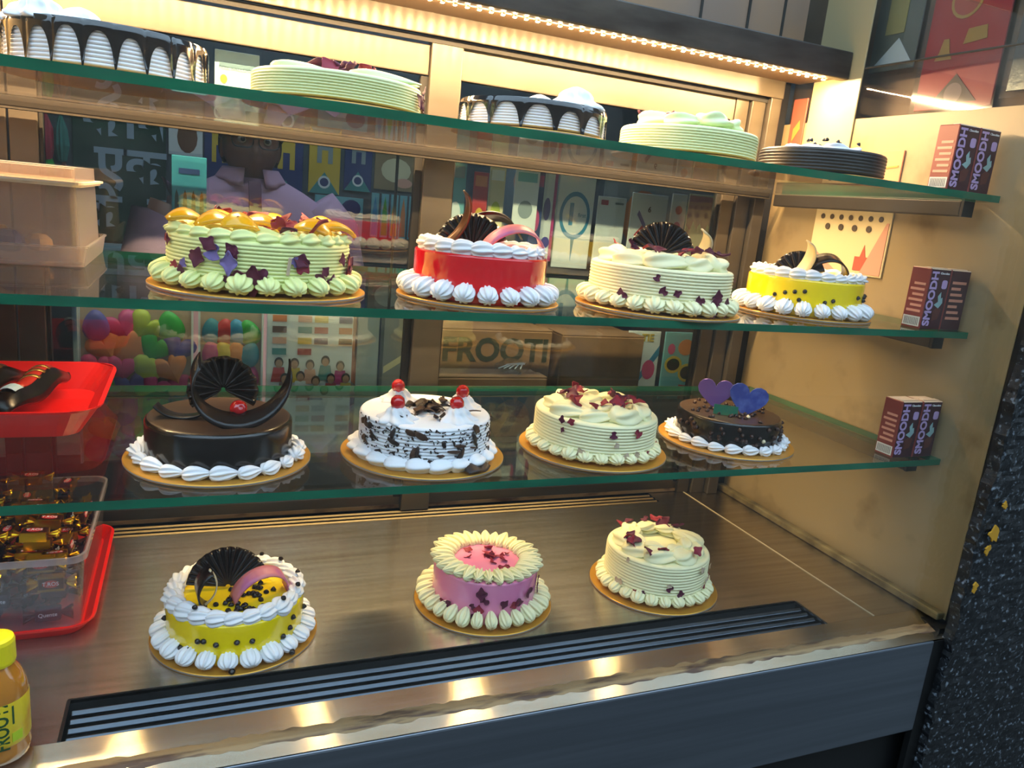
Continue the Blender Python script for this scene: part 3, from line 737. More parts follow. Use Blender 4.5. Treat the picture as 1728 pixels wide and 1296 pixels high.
# ------------------------------------------------------------------ milk drink cartons
ct_front = mat('carton_maroon', '#3c1420', .42); ct_side = mat('carton_side_red', '#7a2a22', .45); ct_top = mat('carton_top', '#c9b196', .6)
ct_txt = mat('carton_lilac', '#b79fd0', .5); ct_ice = mat('carton_splash', '#8fb4b6', .5); ct_choc = mat('carton_choc', '#5a2a22', .5); ct_small = mat('carton_fineprint', '#c98a72', .5)
def carton(label, x, y, z, rz=0, back=False, group=None):
    w, d, h = .052, .042, .112
    c = thing('drink_carton', label, 'carton', (x, y, z), rz, group)
    me = vf_mesh('carton_body', bev(box(0, w, 0, d, 0, h), .0015, 1), [ct_front, ct_side, ct_top])
    for p in me.polygons:
        if p.normal.x < -.5: p.material_index = 1
        elif p.normal.z > .5: p.material_index = 2
    obj('carton_body', me, parent=c)
    obj('top_flap', bev(box(.004, w - .004, .006, .018, h, h + .0016), .0006, 1), ct_top, c)
    if not back:
        obj('lettering', upright(text_vf('SMOODH', .0232, .0006, .0008), .0135, h * .51, -.0002, pi / 2), ct_txt, c, scale=(1, 1, 1))
        s = [(.030, .062), (.033, .052), (.024, .046), (.036, .040), (.044, .050), (.042, .060), (.038, .058), (.036, .070)]
        obj('milk_splash', xf(prism(s, .0006), lambda a, b, q: (a, b - .0004, q)), ct_ice, c)
        obj('chocolate_piece', xf(prism([(.026, .016), (.040, .020), (.045, .038), (.034, .041), (.024, .034)], .0005), lambda a, b, q: (a, b - .0003, q)), ct_choc, c)
        obj('emblem', xf(prism(rrect(.013, .016, .004), .0006), lambda a, b, q: (a + .040, b - .0004, q + .084)), ct_txt, c)
        obj('flavour_text', upright(text_vf('Chocolate', .0055), .036, h - .008, -.0004), white_m, c)
    else:
        for k in range(7): obj('fine_print', box(.008, .044 - .006 * (k % 3), -.0006, 0, .02 + .011 * k, .025 + .011 * k), ct_small, c)
    for k in range(6): obj('fine_print', box(-.0006, 0, .006, .036 - .006 * (k % 2), .030 + .010 * k, .0345 + .010 * k), ct_small, c)
    bc = obj('barcode_patch', box(-.0007, 0, .003, .039, .004, .022), mat('barcode_paper', '#cfd0c4', .6), c)
    for k in range(10): obj('bar', box(-.0010, -.0007, .006 + k * .0032, .0074 + k * .0032, .006, .020), mat('barcode_ink', '#6c6a66', .6), bc)
    return c
carton('maroon SMOODH drink carton on top shelf, nearer the black cake', 1.609, .020, Z1)
carton('maroon SMOODH drink carton on top shelf, against the cabinet side wall', 1.663, .020, Z1)
carton('maroon SMOODH drink carton beside the chip-dotted yellow cake', 1.617, .020, Z2)
carton('drink carton turned to show its fine print, tucked against the side wall', 1.671, .021, Z2, 0, True)
carton('maroon SMOODH drink carton on the third shelf, nearer the heart-topped cake', 1.617, .018, Z3)
carton('maroon SMOODH drink carton on the third shelf, against the cabinet side wall', 1.671, .018, Z3)

# ------------------------------------------------------------------ things at the cabinet's left end
def tray_vf(x0, x1, y0, y1, h, inset, rim, th=.003, r=.03):
    """flared tray with rounded corners: base, sloping sides, rim lip"""
    w, d = x1 - x0, y1 - y0
    lo = rrect(w - 2 * inset, d - 2 * inset, r, 5); hi = rrect(w, d, r + inset * .6, 5); li = rrect(w - .004, d - .004, r, 5); loi = rrect(w - 2 * inset - .006, d - 2 * inset - .006, r, 5)
    rm = rrect(w + 2 * rim, d + 2 * rim, r + inset, 5)
    rings = [(lo, 0), (hi, h - th), (rm, h - th), (rm, h), (li, h), (loi, th)]
    V, F = [], []; n = len(lo); cx, cy = (x0 + x1) / 2, (y0 + y1) / 2
    for pts, z in rings: V += [(px + cx, py + cy, z) for px, py in pts]
    for k in range(len(rings) - 1):
        for i in range(n): F.append((k*n+i, k*n+(i+1) % n, (k+1)*n+(i+1) % n, (k+1)*n+i))
    F += [tuple(range(n))[::-1], tuple(range(5*n, 6*n))]
    return V, F
tag(obj('serving_tray', tray_vf(-.20, .248, .235, .562, .046, .028, .004), red_pl, loc=(0, 0, Z3 + .0005), smooth=False), 'flared red plastic tray on glass shelf, holding dark chocolate bar pouches', 'tray')
def pouch(x, y, rz, label, lab=False):
    p = thing('snack_pouch', label, 'pouch', (x, y, Z3 + .0055), rz); p.scale = (1.35, 1.25, 1.6)
    def fn(u, v):
        s = (u - .5) * 2; t = (v - .5) * 2
        return (t * .020 * (1 - .55 * s ** 4), s * .105, .016 * (1 - t * t) * (1 - s ** 4) + .018 + .055 * max(0, -s + .2) * 0 + .003 * sin(6 * s))
    obj('wrapper', sheet(fn, 18, 8, .004), mat('pouch_black_foil', '#17110f', .25, .3), p, smooth=True)
    def fn2(u, v):
        s = (u - .5) * 1.0; t = (v - .5) * .8; a = fn(.5 + s / 2, .5 + t / 2); return (a[0], a[1], a[2] + .0028)
    obj('printed_band', sheet(fn2, 8, 6, .0006), mat('pouch_red_print', '#b02a1c', .3) if lab else mat('pouch_brown_print', '#4a3022', .35), p, smooth=True)
    for k in range(3):
        obj('gold_swirl', sheet(lambda u, v, k=k: (lambda a: (a[0], a[1], a[2] + .0036))(fn(.42 + .08 * k + .03 * v + .05 * u, .25 + .5 * u)), 8, 2, .0005), mat('pouch_gold', '#b98f4a', .25, .8), p, smooth=True)
    if lab: obj('price_sticker', sheet(lambda u, v: (lambda a: (a[0], a[1], a[2] + .004))(fn(.14 + .10 * u, .30 + .45 * v)), 4, 4, .0005), mat('sticker', '#a9c3d0', .5), p)
    return p
pouch(.140, .400, -.18, 'dark snack pouch with red print and pale blue price sticker in red tray', True)
pouch(.070, .405, -.22, 'brown printed snack pouch behind the stickered pouch in red tray')
pouch(.000, .402, -.20, 'black snack pouch lying at the inner end of the red tray')

# upturned frosted container on the second shelf
fb = thing('storage_box', 'frosted white plastic box turned upside down on its lid', 'box', (0, 0, Z2 + .0005))
obj('lid', tray_vf(-.14, .236, .275, .555, .030, .004, .002, .0025, .014), frost_pl, fb)
def shellbox(x0, x1, y0, y1, z0, z1, th, r, taper=0.0, closed_top=True):
    w, d = x1 - x0, y1 - y0; cx, cy = (x0 + x1) / 2, (y0 + y1) / 2
    A = rrect(w, d, r, 4); Bq = rrect(w - taper, d - taper, r, 4); Ai = rrect(w - 2*th, d - 2*th, r, 4); Bi = rrect(w - taper - 2*th, d - taper - 2*th, r, 4)
    zt = z1 - th
    rings = [(Ai, z0), (A, z0), (Bq, z1), None, (Bi, zt)]
    V, F = [], []; n = len(A)
    def add(p, z): 
        i0 = len(V); V.extend((a + cx, b + cy, z) for a, b in p); return i0
    a, b_, c_, d_ = add(Ai, z0), add(A, z0), add(Bq, z1), add(Bi, zt)
    for p, q in ((a, b_), (b_, c_), (d_, a)):
        for i in range(n): F.append((p+i, p+(i+1) % n, q+(i+1) % n, q+i))
    F += [tuple(range(c_, c_ + n)), tuple(range(d_, d_ + n))[::-1]]
    return V, F
obj('box_body', shellbox(-.132, .227, .283, .547, .006, .140, .0025, .012, .010), frost_pl, fb)
obj('rim_flange', tray_vf(-.136, .231, .279, .551, .007, .0005, .0035, .0035, .014), mat('frost_rim', '#d9c7b4', .4), fb, (0, 0, .113))
for k, (px, py, pz, col, s) in enumerate(((.02, .34, .035, '#c8b27a', .05), (.08, .32, .03, '#2b3a96', .045), (.13, .34, .03, '#27339a', .05), (.16, .38, .028, '#d9c29a', .04), (.03, .40, .03, '#2b3a96', .05), (.10, .42, .04, '#d4b860', .05))):
    vv = lathe([(0, -.5), (.32, -.42), (.5, -.1), (.46, .2), (.25, .45), (0, .5)], 10)
    vv = xf(vv, lambda a, b, d: (a * s * (1 + .2 * sin(9 * b + k)), b * s * .8, d * s * .7))
    tag(obj('wrapped_sweet', vv, mat('sweet_wrap_%s' % col[1:], col, .25, .5), loc=(px, py, Z2 + .0075 + s * .42), rot=(0, 0, k)), ('blue' if col[1] == '2' else 'gold') + ' foil-wrapped sweet inside the frosted upturned box', 'sweet', 'sweets in the frosted box')

# tray and open clear box of toffees on the deck
tag(obj('serving_tray', tray_vf(-.16, .236, .205, .585, .020, .012, .003, .003, .03), red_pl, loc=(0, 0, .0003)), 'shallow red plastic tray on the steel deck under the clear toffee box', 'tray')
tb = thing('sweet_box', 'open clear plastic box heaped with brown and gold wrapped toffees', 'box', (0, 0, .0035))
def openbox(x0, x1, y0, y1, h, th, r, ins):
    w, d = x1 - x0, y1 - y0; cx, cy = (x0 + x1) / 2, (y0 + y1) / 2
    rings = [(rrect(w - 2*ins, d - 2*ins, r, 5), 0), (rrect(w, d, r, 5), h), (rrect(w - 2*th, d - 2*th, r, 5), h), (rrect(w - 2*ins - 2*th, d - 2*ins - 2*th, r, 5), th)]
    V, F = [], []; n = len(rings[0][0])
    for p, z in rings: V += [(a + cx, b + cy, z) for a, b in p]
    for k in range(3):
        for i in range(n): F.append((k*n+i, k*n+(i+1) % n, (k+1)*n+(i+1) % n, (k+1)*n+i))
    F += [tuple(range(n))[::-1], tuple(range(3*n, 4*n))]
    return V, F
obj('box_body', openbox(-.145, .226, .222, .565, .122, .002, .022, .008), clear_pl, tb)
def rimv(x0, x1, y0, y1, z0, z1, th, r):
    w, d = x1 - x0, y1 - y0; cx, cy = (x0 + x1) / 2, (y0 + y1) / 2; V, F = [], []; A = rrect(w, d, r, 5); Bi = rrect(w - 2*th, d - 2*th, r, 5); n = len(A)
    for p, z in ((A, z0), (A, z1), (Bi, z1), (Bi, z0)): V += [(a + cx, b + cy, z) for a, b in p]
    for k in range(4):
        for i in range(n): F.append((k*n+i, k*n+(i+1) % n, ((k+1) % 4)*n+(i+1) % n, ((k+1) % 4)*n+i))
    return V, F
obj('box_rim', rimv(-.149, .230, .218, .569, .113, .123, .0035, .024), glass('rim_plastic', '#f0eef4', 1.45, .1, haze=.35, hazecol='#e4dde6'), tb)
brown_w = mat('toffee_brown_wrap', '#45180f', .22, .3); gold_w = mat('toffee_gold_wrap', '#d7a21a', .2, .9); purp_w = mat('toffee_purple_wrap', '#2c1430', .25, .3); redov = mat('toffee_red_oval', '#c0191c', .4)
def toffee_meshes(bodym, endm, txt, oval):
    V, F = bev(box(-.017, .017, -.011, .011, -.007, .007), .003, 2)
    b = vf_mesh('toffee_body', (V, F), bodym)
    band = vf_mesh('gold_band', cat_vf(box(-.0172, .0172, -.0113, -.008, -.0072, .0072), box(-.0172, .0172, .008, .0113, -.0072, .0072)), endm)
    def end(s):
        def fn(u, v):
            w = .003 + .010 * u; t = (v - .5) * 2
            return (s * (.0165 + .016 * u), w * t, .0035 * u * sin(v * 14))
        return sheet(fn, 4, 14, .0006)
    e = vf_mesh('twisted_end', cat_vf(end(1), end(-1)), endm, True)
    t = vf_mesh('lettering', xf(text_vf(txt, .008, .0004), lambda a, b, d: (a, b, d + .0078)), white_m)
    ov = vf_mesh('emblem', prism([(.011 * cos(k * pi / 8), .0055 * sin(k * pi / 8)) for k in range(16)], .0005, 'z'), redov)
    return b, band, e, t, (ov if oval else None)
T1 = toffee_meshes(brown_w, gold_w, 'T.ROS', True); T2 = toffee_meshes(purp_w, brown_w, 'Quente', False)
rnd = random.Random(77)
def toffee(k, loc, rot, kind):
    b, band, e, t, ov = T1 if kind == 0 else T2
    o = thing('toffee', 'brown toffee in gold-edged wrapper with red oval emblem, in clear box' if kind == 0 else 'dark purple wrapped toffee lower in the clear plastic box', 'sweet', loc, 0, 'toffees in the clear box', rot)
    o.scale = (1.04, 1.04, 1.04)
    obj('toffee_body', b, parent=o); obj('twisted_end', e, parent=o)
    if kind == 0: obj('gold_band', band, parent=o); obj('emblem', ov, parent=o, loc=(0, 0, .0072))
    obj('lettering', t, parent=o)
# each toffee is dropped on to what already lies under it, inside the walls of the box
PLACED = []
from mathutils import Euler
for k in range(112):
    best = None
    for tries in range(60):
        x = rnd.uniform(.002, .215); y = rnd.uniform(.233, .554)
        if y < .262: rot = (1.42, rnd.uniform(-.06, .06), rnd.uniform(-.06, .06))
        elif x > .185: rot = (1.42, rnd.uniform(-.06, .06), 1.57 + rnd.uniform(-.06, .06))
        else: rot = (rnd.uniform(.0, .28), rnd.uniform(-.08, .08), rnd.choice((0, 1.57, 3.14)) + rnd.uniform(-.12, .12))
        E_ = Euler(rot).to_matrix()
        P = [E_ @ Vector((sx * .0342, sy * .0139, sz * .0090)) for sx in (-1, 1) for sy in (-1, 1) for sz in (-1, 1)]
        hx, hy, hz = (max(abs(p[i]) for p in P) for i in range(3))
        x = max(.002 + hx, min(.2150 - hx, x)); y = max(.2330 + hy, min(.5540 - hy, y)); z = .0062
        for (qx, qy, ax, ay, top) in PLACED:
            if abs(qx - x) < ax + hx and abs(qy - y) < ay + hy and top + .0003 > z: z = top + .0003
        if z + 2 * hz < (.130 if y < .28 or x > .18 else .152) and (best is None or z + hz < best[2] + best[5]): best = (x, y, z, hx, hy, hz, rot)
    if not best: continue
    x, y, z, hx, hy, hz, rot = best
    PLACED.append((x, y, hx, hy, z + 2 * hz))
    toffee(k, (x, y, z + hz), rot, 0 if z + hz > .072 else 1)

# mango drink bottle
bt = thing('juice_bottle', 'small mango drink bottle with yellow cap and FROOTI label', 'bottle', (.166, -.040, .0003))
juice = mat('mango_juice', '#c27a1c', .08, coat=1)
prof = [(0, 0), (.024, 0), (.030, .004), (.032, .014), (.0305, .024), (.0315, .030), (.0315, .074), (.0318, .084), (.030, .098), (.025, .112), (.0185, .122), (.0165, .127), (.0165, .134), (0, .134)]
obj('bottle_body', lathe(prof, 40), juice, bt, smooth=True)
obj('label_wrap', lathe([(.0308, .026), (.0322, .028), (.0322, .082), (.0318, .084)], 40), mat('frooti_yellow', '#f0d21c', .35, mix=('#e59a1c', 22, .5, .62, U)), bt, smooth=True)
cp = obj('cap', lathe([(.0172, .124), (.0200, .1245), (.0208, .128), (.0208, .152), (.0195, .156), (.014, .157), (0, .157)], 48, lambda a, z: 1 + .012 * (1 if int(a * 24 / pi) % 2 else 0) * (1 if z < .150 else 0)), mat('yellow_cap', '#f2e100', .4), bt, smooth=False)
def wrap(vf, ang, z, r): return xf(vf, lambda a, b, d: ((r + d) * sin(ang + a / r), -(r + d) * cos(ang + a / r), z + b))
tv = xf(text_vf('FROOTI', .021, .0006, .0004), lambda a, b, d: (-b, a * .82, d))
obj('lettering', wrap(tv, .30, .054, .0324), mat('frooti_green', '#0f4a1c', .5), bt)
obj('print_bar', wrap(xf(bev(box(-.001, .001, -.020, .020, 0, .0004), .0002, 1), lambda a, b, d: (a, b, d)), .02, .062, .0325), MATS['frooti_green'], bt)
obj('print_bar', wrap(box(-.001, .001, -.012, .012, 0, .0004), .66, .068, .0325), MATS['frooti_green'], bt)
obj('print_patch', wrap(box(-.006, .006, -.006, .006, 0, .0004), .78, .038, .0324), mat('frooti_lime', '#b9d41a', .4), bt)

# ------------------------------------------------------------------ cards and packs hung on the cabinet's side wall
def wallcard(name, label, cat, y0, y1, z0, z1, m, prints=(), tilt=0.0, cel=False, x=W - .0045):
    t = thing(name, label, cat, (x, (y0 + y1) / 2, (z0 + z1) / 2), rot=(tilt, 0, 0))
    w, h = y1 - y0, z1 - z0
    obj('card', bev(box(0, .004, -w/2, w/2, -h/2, h/2), .001, 1), m, t)
    for k, (nm, pts, pm) in enumerate(prints):      # pts in (along -y, z)
        obj(nm, xf(prism(pts, .001), lambda a, b, d: (-.0006 - .00012 * k + b, -a, d)), pm, t)
    if cel: obj('cellophane', box(-.004, -.0035, -w/2 - .008, w/2 + .008, -h/2 - .012, h/2 + .01), cello, t)
    return t
cardw = mat('faded_card', '#cdbd93', .6); redp = mat('faded_red_print', '#a8513c', .6); gld = mat('dull_gold', '#9a7a38', .4, .3); inkd = mat('dark_print', '#4a3f33', .6)
banner_red = mat('pennant_red', '#84201a', .5)
circ = lambda x, z, r, n=18: [(x + r * cos(2*pi*k/n), z + r * sin(2*pi*k/n)) for k in range(n)]
wallcard('greeting_card', 'faded cream card with pink corner print stuck on the cabinet side wall', 'card', .232, .452, .628, .768, cardw,
         [('print', [(-.10, -.066), (-.10, -.02), (-.02, -.066)], mat('pink_print', '#c08d78', .6)), ('print', [(.03, -.06), (.075, -.06), (.075, -.03), (.06, -.03), (.052, -.004), (.044, -.03), (.03, -.03)], redp), ('print', [(.05, -.066), (.106, -.066), (.106, .045), (.10, .045)], mat('pink_print', '#c08d78', .6))] +
         [('print', circ(-.085 + .028 * k, .052, .006), inkd) for k in range(7)] + [('print', circ(-.065 + .04 * k, .03, .007), inkd) for k in range(4)])
wallcard('greeting_card', 'small orange card on the side wall behind the black cake', 'card', .236, .292, .815, .892, mat('orange_card', '#c97b52', .6), [('print', [(-.02, .0), (.02, .004), (.02, .008), (-.02, .004)], gld)])
wallcard('plastic_strip', 'tall glossy cream strip standing against the side wall by the back corner', 'panel', .39, .535, .835, 1.34, mat('cream_strip', '#8f8462', .4), x=W - .0046)
ring1 = circ(0, .045, .030)
wallcard('pennant_banner', 'red pennant banner pack with gold letters hanging on the side wall', 'banner', .11, .285, .978, 1.26, banner_red,
         [('gold_ring', circ(-.01, .065, .036), gld), ('red_disc', circ(-.01, .065, .030), mat('pennant_red_dark', '#8e3a26', .5)), ('gold_letter', [(-.06, -.045), (-.02, -.045), (-.028, -.03), (-.034, -.005), (-.046, -.005), (-.052, -.03)], gld), ('gold_letter', [(.0, -.02), (.05, -.015), (.046, .01), (.006, .008)], gld), ('dark_notch', [(-.05, -.130), (.055, -.130), (.0, -.075)], inkd), ('grey_ring', circ(.0, -.112, .020), mat('grey_print', '#6d5f55', .6))], cel=True, x=1.785)
wallcard('pennant_banner', 'grey-green pennant pack with folded point hanging on the side wall', 'banner', .31, .43, 1.07, 1.26, mat('grey_green_card', '#474d42', .6), [('print', [(-.03, -.02), (.02, -.02), (.02, .08), (-.03, .08)], mat('olive_print', '#7a7444', .6)), ('point', [(-.05, -.085), (.055, -.085), (.01, -.03)], mat('pale_point', '#9aa4a0', .5))], cel=True, x=1.785)
wallcard('foil_pack', 'silvery foil decoration pack hanging on the side wall near the stone pillar', 'pack', -.055, .085, 1.0, 1.26, mat('silver_foil', '#6a706b', .3, .7, bump=(40, .8, U)), [('print', [(-.03, -.06), (.03, -.05), (.02, .04), (-.03, .03)], mat('foil_violet', '#6d6a80', .4))], cel=True, x=1.785)
wallcard('card_strip', 'narrow dull red card on the side wall beside the cream strip', 'card', .545, .592, .88, 1.02, mat('dull_red_card', '#7c3a28', .6), [('print', [(-.01, -.03), (.012, .0), (.008, .02), (-.01, .0)], gld)])

# ------------------------------------------------------------------ behind the sliding doors: counter, packs, cartons, person
tag(obj('back_counter', cat_vf(box(-.3, 2.4, .70, 1.06, .095, .125), box(-.3, 2.4, .72, 1.04, -.75, .0945)), mat('counter_top', '#57504a', .5)), 'dark shop counter behind the cabinet, carrying cartons and packs', 'counter')
CT = .1255
def pack(name, label, cat, x0, x1, z0, z1, y, m, prints=(), lean=.0, rz=0, cel=True, group=None, th=.005):
    w, h = x1 - x0, z1 - z0
    t = thing(name, label, cat, ((x0 + x1) / 2, y, z0), rot=(-lean, 0, rz), group=group)
    obj('card', bev(box(-w/2, w/2, 0, th, 0, h), .001, 1), m, t)
    for k, (nm, pts, pm) in enumerate(prints):      # layers of print, each a hair proud of the one below
        obj(nm, xf(prism(pts, .0008), lambda a, b, d: (a * w, b - .0005 - .00012 * k, d * h)), pm, t)
    if cel: obj('cellophane', box(-w/2 - .004, w/2 + .004, -.010, -.0095, -.003 if z0 > CT + .004 else .0, h + .006), cello, t)
    return t
def blob(x, z, rx, rz_, n=14, a=0): return [(x + rx * cos(2*pi*k/n), z + rz_ * sin(2*pi*k/n)) for k in range(n)]
cols = {n: mat('print_' + n, c_, .5) for n, c_ in dict(pink='#d2447e', magenta='#b8347a', green='#2fa03a', lime='#a8b83a', orange='#d98248', purple='#4a429a', violet='#6a5f9c', blue='#2f86b0', navy='#22356e', yellow='#d2b23c', red='#b02c30', teal='#3a8a8c', skin='#b58a70', dkhair='#241c1c', white='#dfe5e6', grey='#8a979c', cyan='#2f7f98', brown='#6b4630', peach='#d8a088', black='#1b1c1f', cream='#d8cfa8', aqua='#6fb0ba').items()}
# balloon pack: every balloon its own piece
def balloon_pack(label, x0, x1, z0, z1, y, items, lean=.03):
    w, h = x1 - x0, z1 - z0
    t = thing('balloon_pack', label, 'balloons', ((x0 + x1) / 2, y, z0), rot=(-lean, 0, 0))
    obj('backing_card', box(-w/2, w/2, 0, .004, 0, h), mat('pack_back', '#b9a08a', .7), t)
    obj('bag_edge', cat_vf(box(-w/2 - .004, -w/2, -.014, .004, 0, h), box(w/2, w/2 + .004, -.014, .004, 0, h)), mat('bag_edge', '#c9d2dc', .3), t)
    for k, (u, v, s, shape, cn, ro) in enumerate(items):
        if shape == 'h':
            P = heart_pts(s, 22)
        else: P = [(s * .8 * cos(a) * (1 - .25 * sin(a)), s * 1.05 * sin(a)) for a in [2 * pi * q / 18 for q in range(18)]]
        n = len(P); V = [(a * .55, -.006, b * .55) for a, b in P] + [(a, -.002, b) for a, b in P] + [(a, .0, b) for a, b in P] + [(0, -.0075, 0)]
        F = [(i, (i+1) % n, n+(i+1) % n, n+i) for i in range(n)] + [(n+i, n+(i+1) % n, 2*n+(i+1) % n, 2*n+i) for i in range(n)] + [(i, 3*n, (i+1) % n) for i in range(n)]
        obj('balloon', (V, F), cols[cn], t, (u * w * .84, -.001 - .0012 * (k % 5), (.06 + v * .86) * h), (0, ro, 0), smooth=True)
    obj('cellophane', box(-w/2, w/2, -.022, -.0215, 0, h), cello, t)
    return t
IT = []
rnd = random.Random(21)
cl = ['pink', 'green', 'violet', 'orange', 'lime', 'magenta', 'purple', 'pink', 'orange', 'green', 'lime', 'magenta']
for iz in range(7):
    for ix in range(4):
        IT.append((-.40 + ix * .265 + (.06 if iz % 2 else -.03), .04 + iz * .152, rnd.uniform(.028, .036), 'h' if (ix + iz) % 3 else 'r', cl[(ix * 5 + iz * 3) % 12], rnd.uniform(-.8, .8)))
balloon_pack('clear pack of crumpled coloured heart balloons behind the glass door', .178, .375, .1262, .44, .655, IT)
IT = []
for iz in range(6):
    for ix in range(4): IT.append((-.36 + ix * .24, .05 + iz * .175, .026, 'r', ['red', 'blue', 'green', 'pink', 'magenta', 'yellow', 'orange', 'cyan'][(ix + iz * 3) % 8], rnd.uniform(-.4, .4)))
balloon_pack('smaller pack of coloured round balloons beside the photo prop pack', .392, .510, .1262, .44, .66, IT)
# photo prop poster: group photo and speech tags
pr = []
rnd = random.Random(9)
for k in range(14): pr.append(('speech_tag', [(a + -.36 + (k % 4) * .24 + (.05 if k % 2 else 0), b + .955 - (k // 4) * .075) for a, b in ((-.08, -.022), (.08, -.022), (.08, .022), (-.08, .022))], cols[['orange', 'peach', 'yellow', 'navy', 'brown', 'teal', 'red'][k % 7]]))
for k in range(10):
    px = -.36 + (k % 5) * .18 + (.07 if k > 4 else 0); pz = .50 + (.11 if k < 5 else 0) + rnd.uniform(-.02, .02)
    pr.append(('printed_body', [(px - .09, pz - .09), (px + .09, pz - .09), (px + .06, pz + .012), (px - .06, pz + .012)], cols[['red', 'yellow', 'peach', 'teal', 'magenta', 'brown', 'white', 'navy'][k % 8]]))
    pr.append(('printed_hair', blob(px, pz + .046, .052, .036), cols['dkhair'])); pr.append(('printed_face', blob(px, pz + .036, .040, .030), cols['skin']))
pack('photo_prop_pack', 'pale photo prop pack printed with a group of young people', 'pack', .522, .702, .1262, .44, .66, cols['white'], pr, .03)
pack('folder', 'grey plastic folder leaning upright beside the centre door stile', 'folder', .712, .76, .126, .45, .66, cols['grey'], (), .02, cel=False)
pack('menu_board', 'dark framed pale board leaning behind the door stile', 'board', .768, .86, .126, .45, .68, mat('board_grey', '#5d6467', .6), [('panel', [(-.42, .04), (.42, .04), (.42, .96), (-.42, .96)], mat('board_pale', '#8c9090', .6)), ('stripe', [(-.4, .55), (.4, .70), (.4, .75), (-.4, .60)], cols['cream'])], .02, cel=False)
pack('foil_balloon_card', 'small white foil balloon card with two blue balloons, hung high', 'card', .415, .495, .80, .935, .655, cols['white'], [('balloon_print', blob(-.18, .32, .17, .12), cols['aqua']), ('balloon_print', blob(.2, .30, .17, .12), cols['cyan']), ('print', [(-.4, .78), (.4, .78), (.4, .84), (-.4, .84)], cols['grey']), ('print', blob(-.3, .62, .08, .06), cols['yellow'])], 0)
def words(t, s, size, x, z, m, bold=0, y=-.0022): obj('lettering', upright(text_vf(s, size, .0006, bold), x, z, y), m, t)
words(bpy.data.objects['foil_balloon_card'], 'FOIL BALLOON', .0095, 0, .104, cols['grey'])
pack('candle_pack', 'bright cyan pack with row of dark silhouettes behind the glass', 'pack', .340, .402, .57, .735, .655, cols['cyan'], [('silhouette', [(x - .07, .30), (x + .07, .30), (x + .05, .55), (x, .62), (x - .05, .55)], cols['black']) for x in (-.36, -.12, .12, .36)] + [('print', [(-.3, .80), (.3, .80), (.3, .86), (-.3, .86)], cols['navy']), ('lower_panel', [(-.45, .05), (.45, .05), (.45, .26), (-.45, .26)], cols['brown'])], 0)
# right door: cards on a rail
RC = 'cards hung behind the right glass door'
pack('party_card', 'narrow white card with purple stripe behind the right glass door', 'card', 1.270, 1.312, .56, .82, 1.0, cols['white'], [('stripe', [(.3, .0), (.5, .0), (.5, 1), (.3, 1)], cols['magenta']), ('print', blob(-.1, .55, .25, .12), cols['violet']), ('print', blob(0, .2, .3, .06), cols['purple'])], 0)
t = pack('party_card', 'white card with a blue ringed number one balloon', 'card', 1.318, 1.432, .545, .80, 1.0, cols['white'], [('ring', blob(0, .58, .42, .26, 24), cols['blue']), ('disc', blob(0, .58, .34, .21, 24), cols['white']), ('tail', [(-.05, .33), (.05, .33), (.0, .08)], cols['blue'])], 0)
words(t, '1', .085, -.012, .148, cols['blue'], .002); words(t, 'first', .016, .022, .150, cols['cyan'])
t = pack('party_card', 'plain white card hanging between the number one card and the ribbon card', 'card', 1.446, 1.538, .555, .755, 1.0, cols['white'], [('print', [(-.4, .88), (-.15, .88), (-.15, .95), (-.4, .95)], cols['red']), ('print', [(.1, .9), (.4, .9), (.4, .93), (.1, .93)], cols['grey'])], 0)
t = pack('party_card', 'white card printed with red and green ribbon shapes', 'card', 1.556, 1.678, .555, .775, 1.0, cols['white'], [('print', [(-.35, .45), (-.1, .62), (.0, .5), (-.15, .32)], cols['red']), ('print', [(.0, .5), (.2, .62), (.38, .45), (.2, .35)], cols['green']), ('print', [(-.32, .72), (-.1, .55), (-.06, .6), (-.28, .78)], cols['violet']), ('print', blob(.05, .35, .1, .06), cols['blue'])], 0)
words(t, '6', .022, .0, .175, cols['black'], .0006)
pack('party_card', 'narrow card with small round stickers beside the pink drip card', 'card', 1.692, 1.745, .55, .785, 1.0, cols['white'], [('sticker', blob(0, .2 + .2 * k, .22, .055), cols[['blue', 'brown', 'pink', 'red'][k]]) for k in range(4)], 0)
pack('party_card', 'cream card with pink dripping border along its top', 'card', 1.752, 1.86, .545, .79, 1.0, cols['cream'], [('pink_drip', [(-.5, .98), (-.5, .62), (-.36, .56), (-.28, .68), (-.15, .58), (-.05, .66), (.1, .52), (.22, .66), (.35, .56), (.5, .68), (.5, .98)], mat('print_rose', '#d28d92', .5))] + [('print', [(-.3, .30 - k * .12), (.3, .32 - k * .12), (.3, .36 - k * .12), (-.3, .34 - k * .12)], cols['grey']) for k in range(2)], 0)
for k, (x, w, z0, z1, mn, lab) in enumerate(((.905, .06, .58, .81, 'grey', 'grey-blue pack with folded top behind the right door'), (.985, .05, .60, .80, 'aqua', 'pale aqua pack behind the red glazed cake'), (1.05, .04, .60, .78, 'red', 'slim red packet hanging behind the right door'), (1.10, .045, .62, .80, 'cream', 'cream packet with white top behind the right door'), (1.165, .07, .64, .80, 'white', 'white paper roll packet behind the right door'), (1.225, .035, .60, .80, 'navy', 'navy packet with pink top behind the right door'))):
    pack('packet', lab, 'packet', x, x + w, z0, z1, .95 + .02 * (k % 2), cols[mn], [('print', blob(0, .35, .3, .15), cols[['peach', 'white', 'yellow', 'lime', 'grey', 'pink'][k]]), ('print', [(-.4, .8), (.4, .8), (.4, .95), (-.4, .95)], cols[['white', 'grey', 'orange', 'white', 'aqua', 'magenta'][k]])], .0)
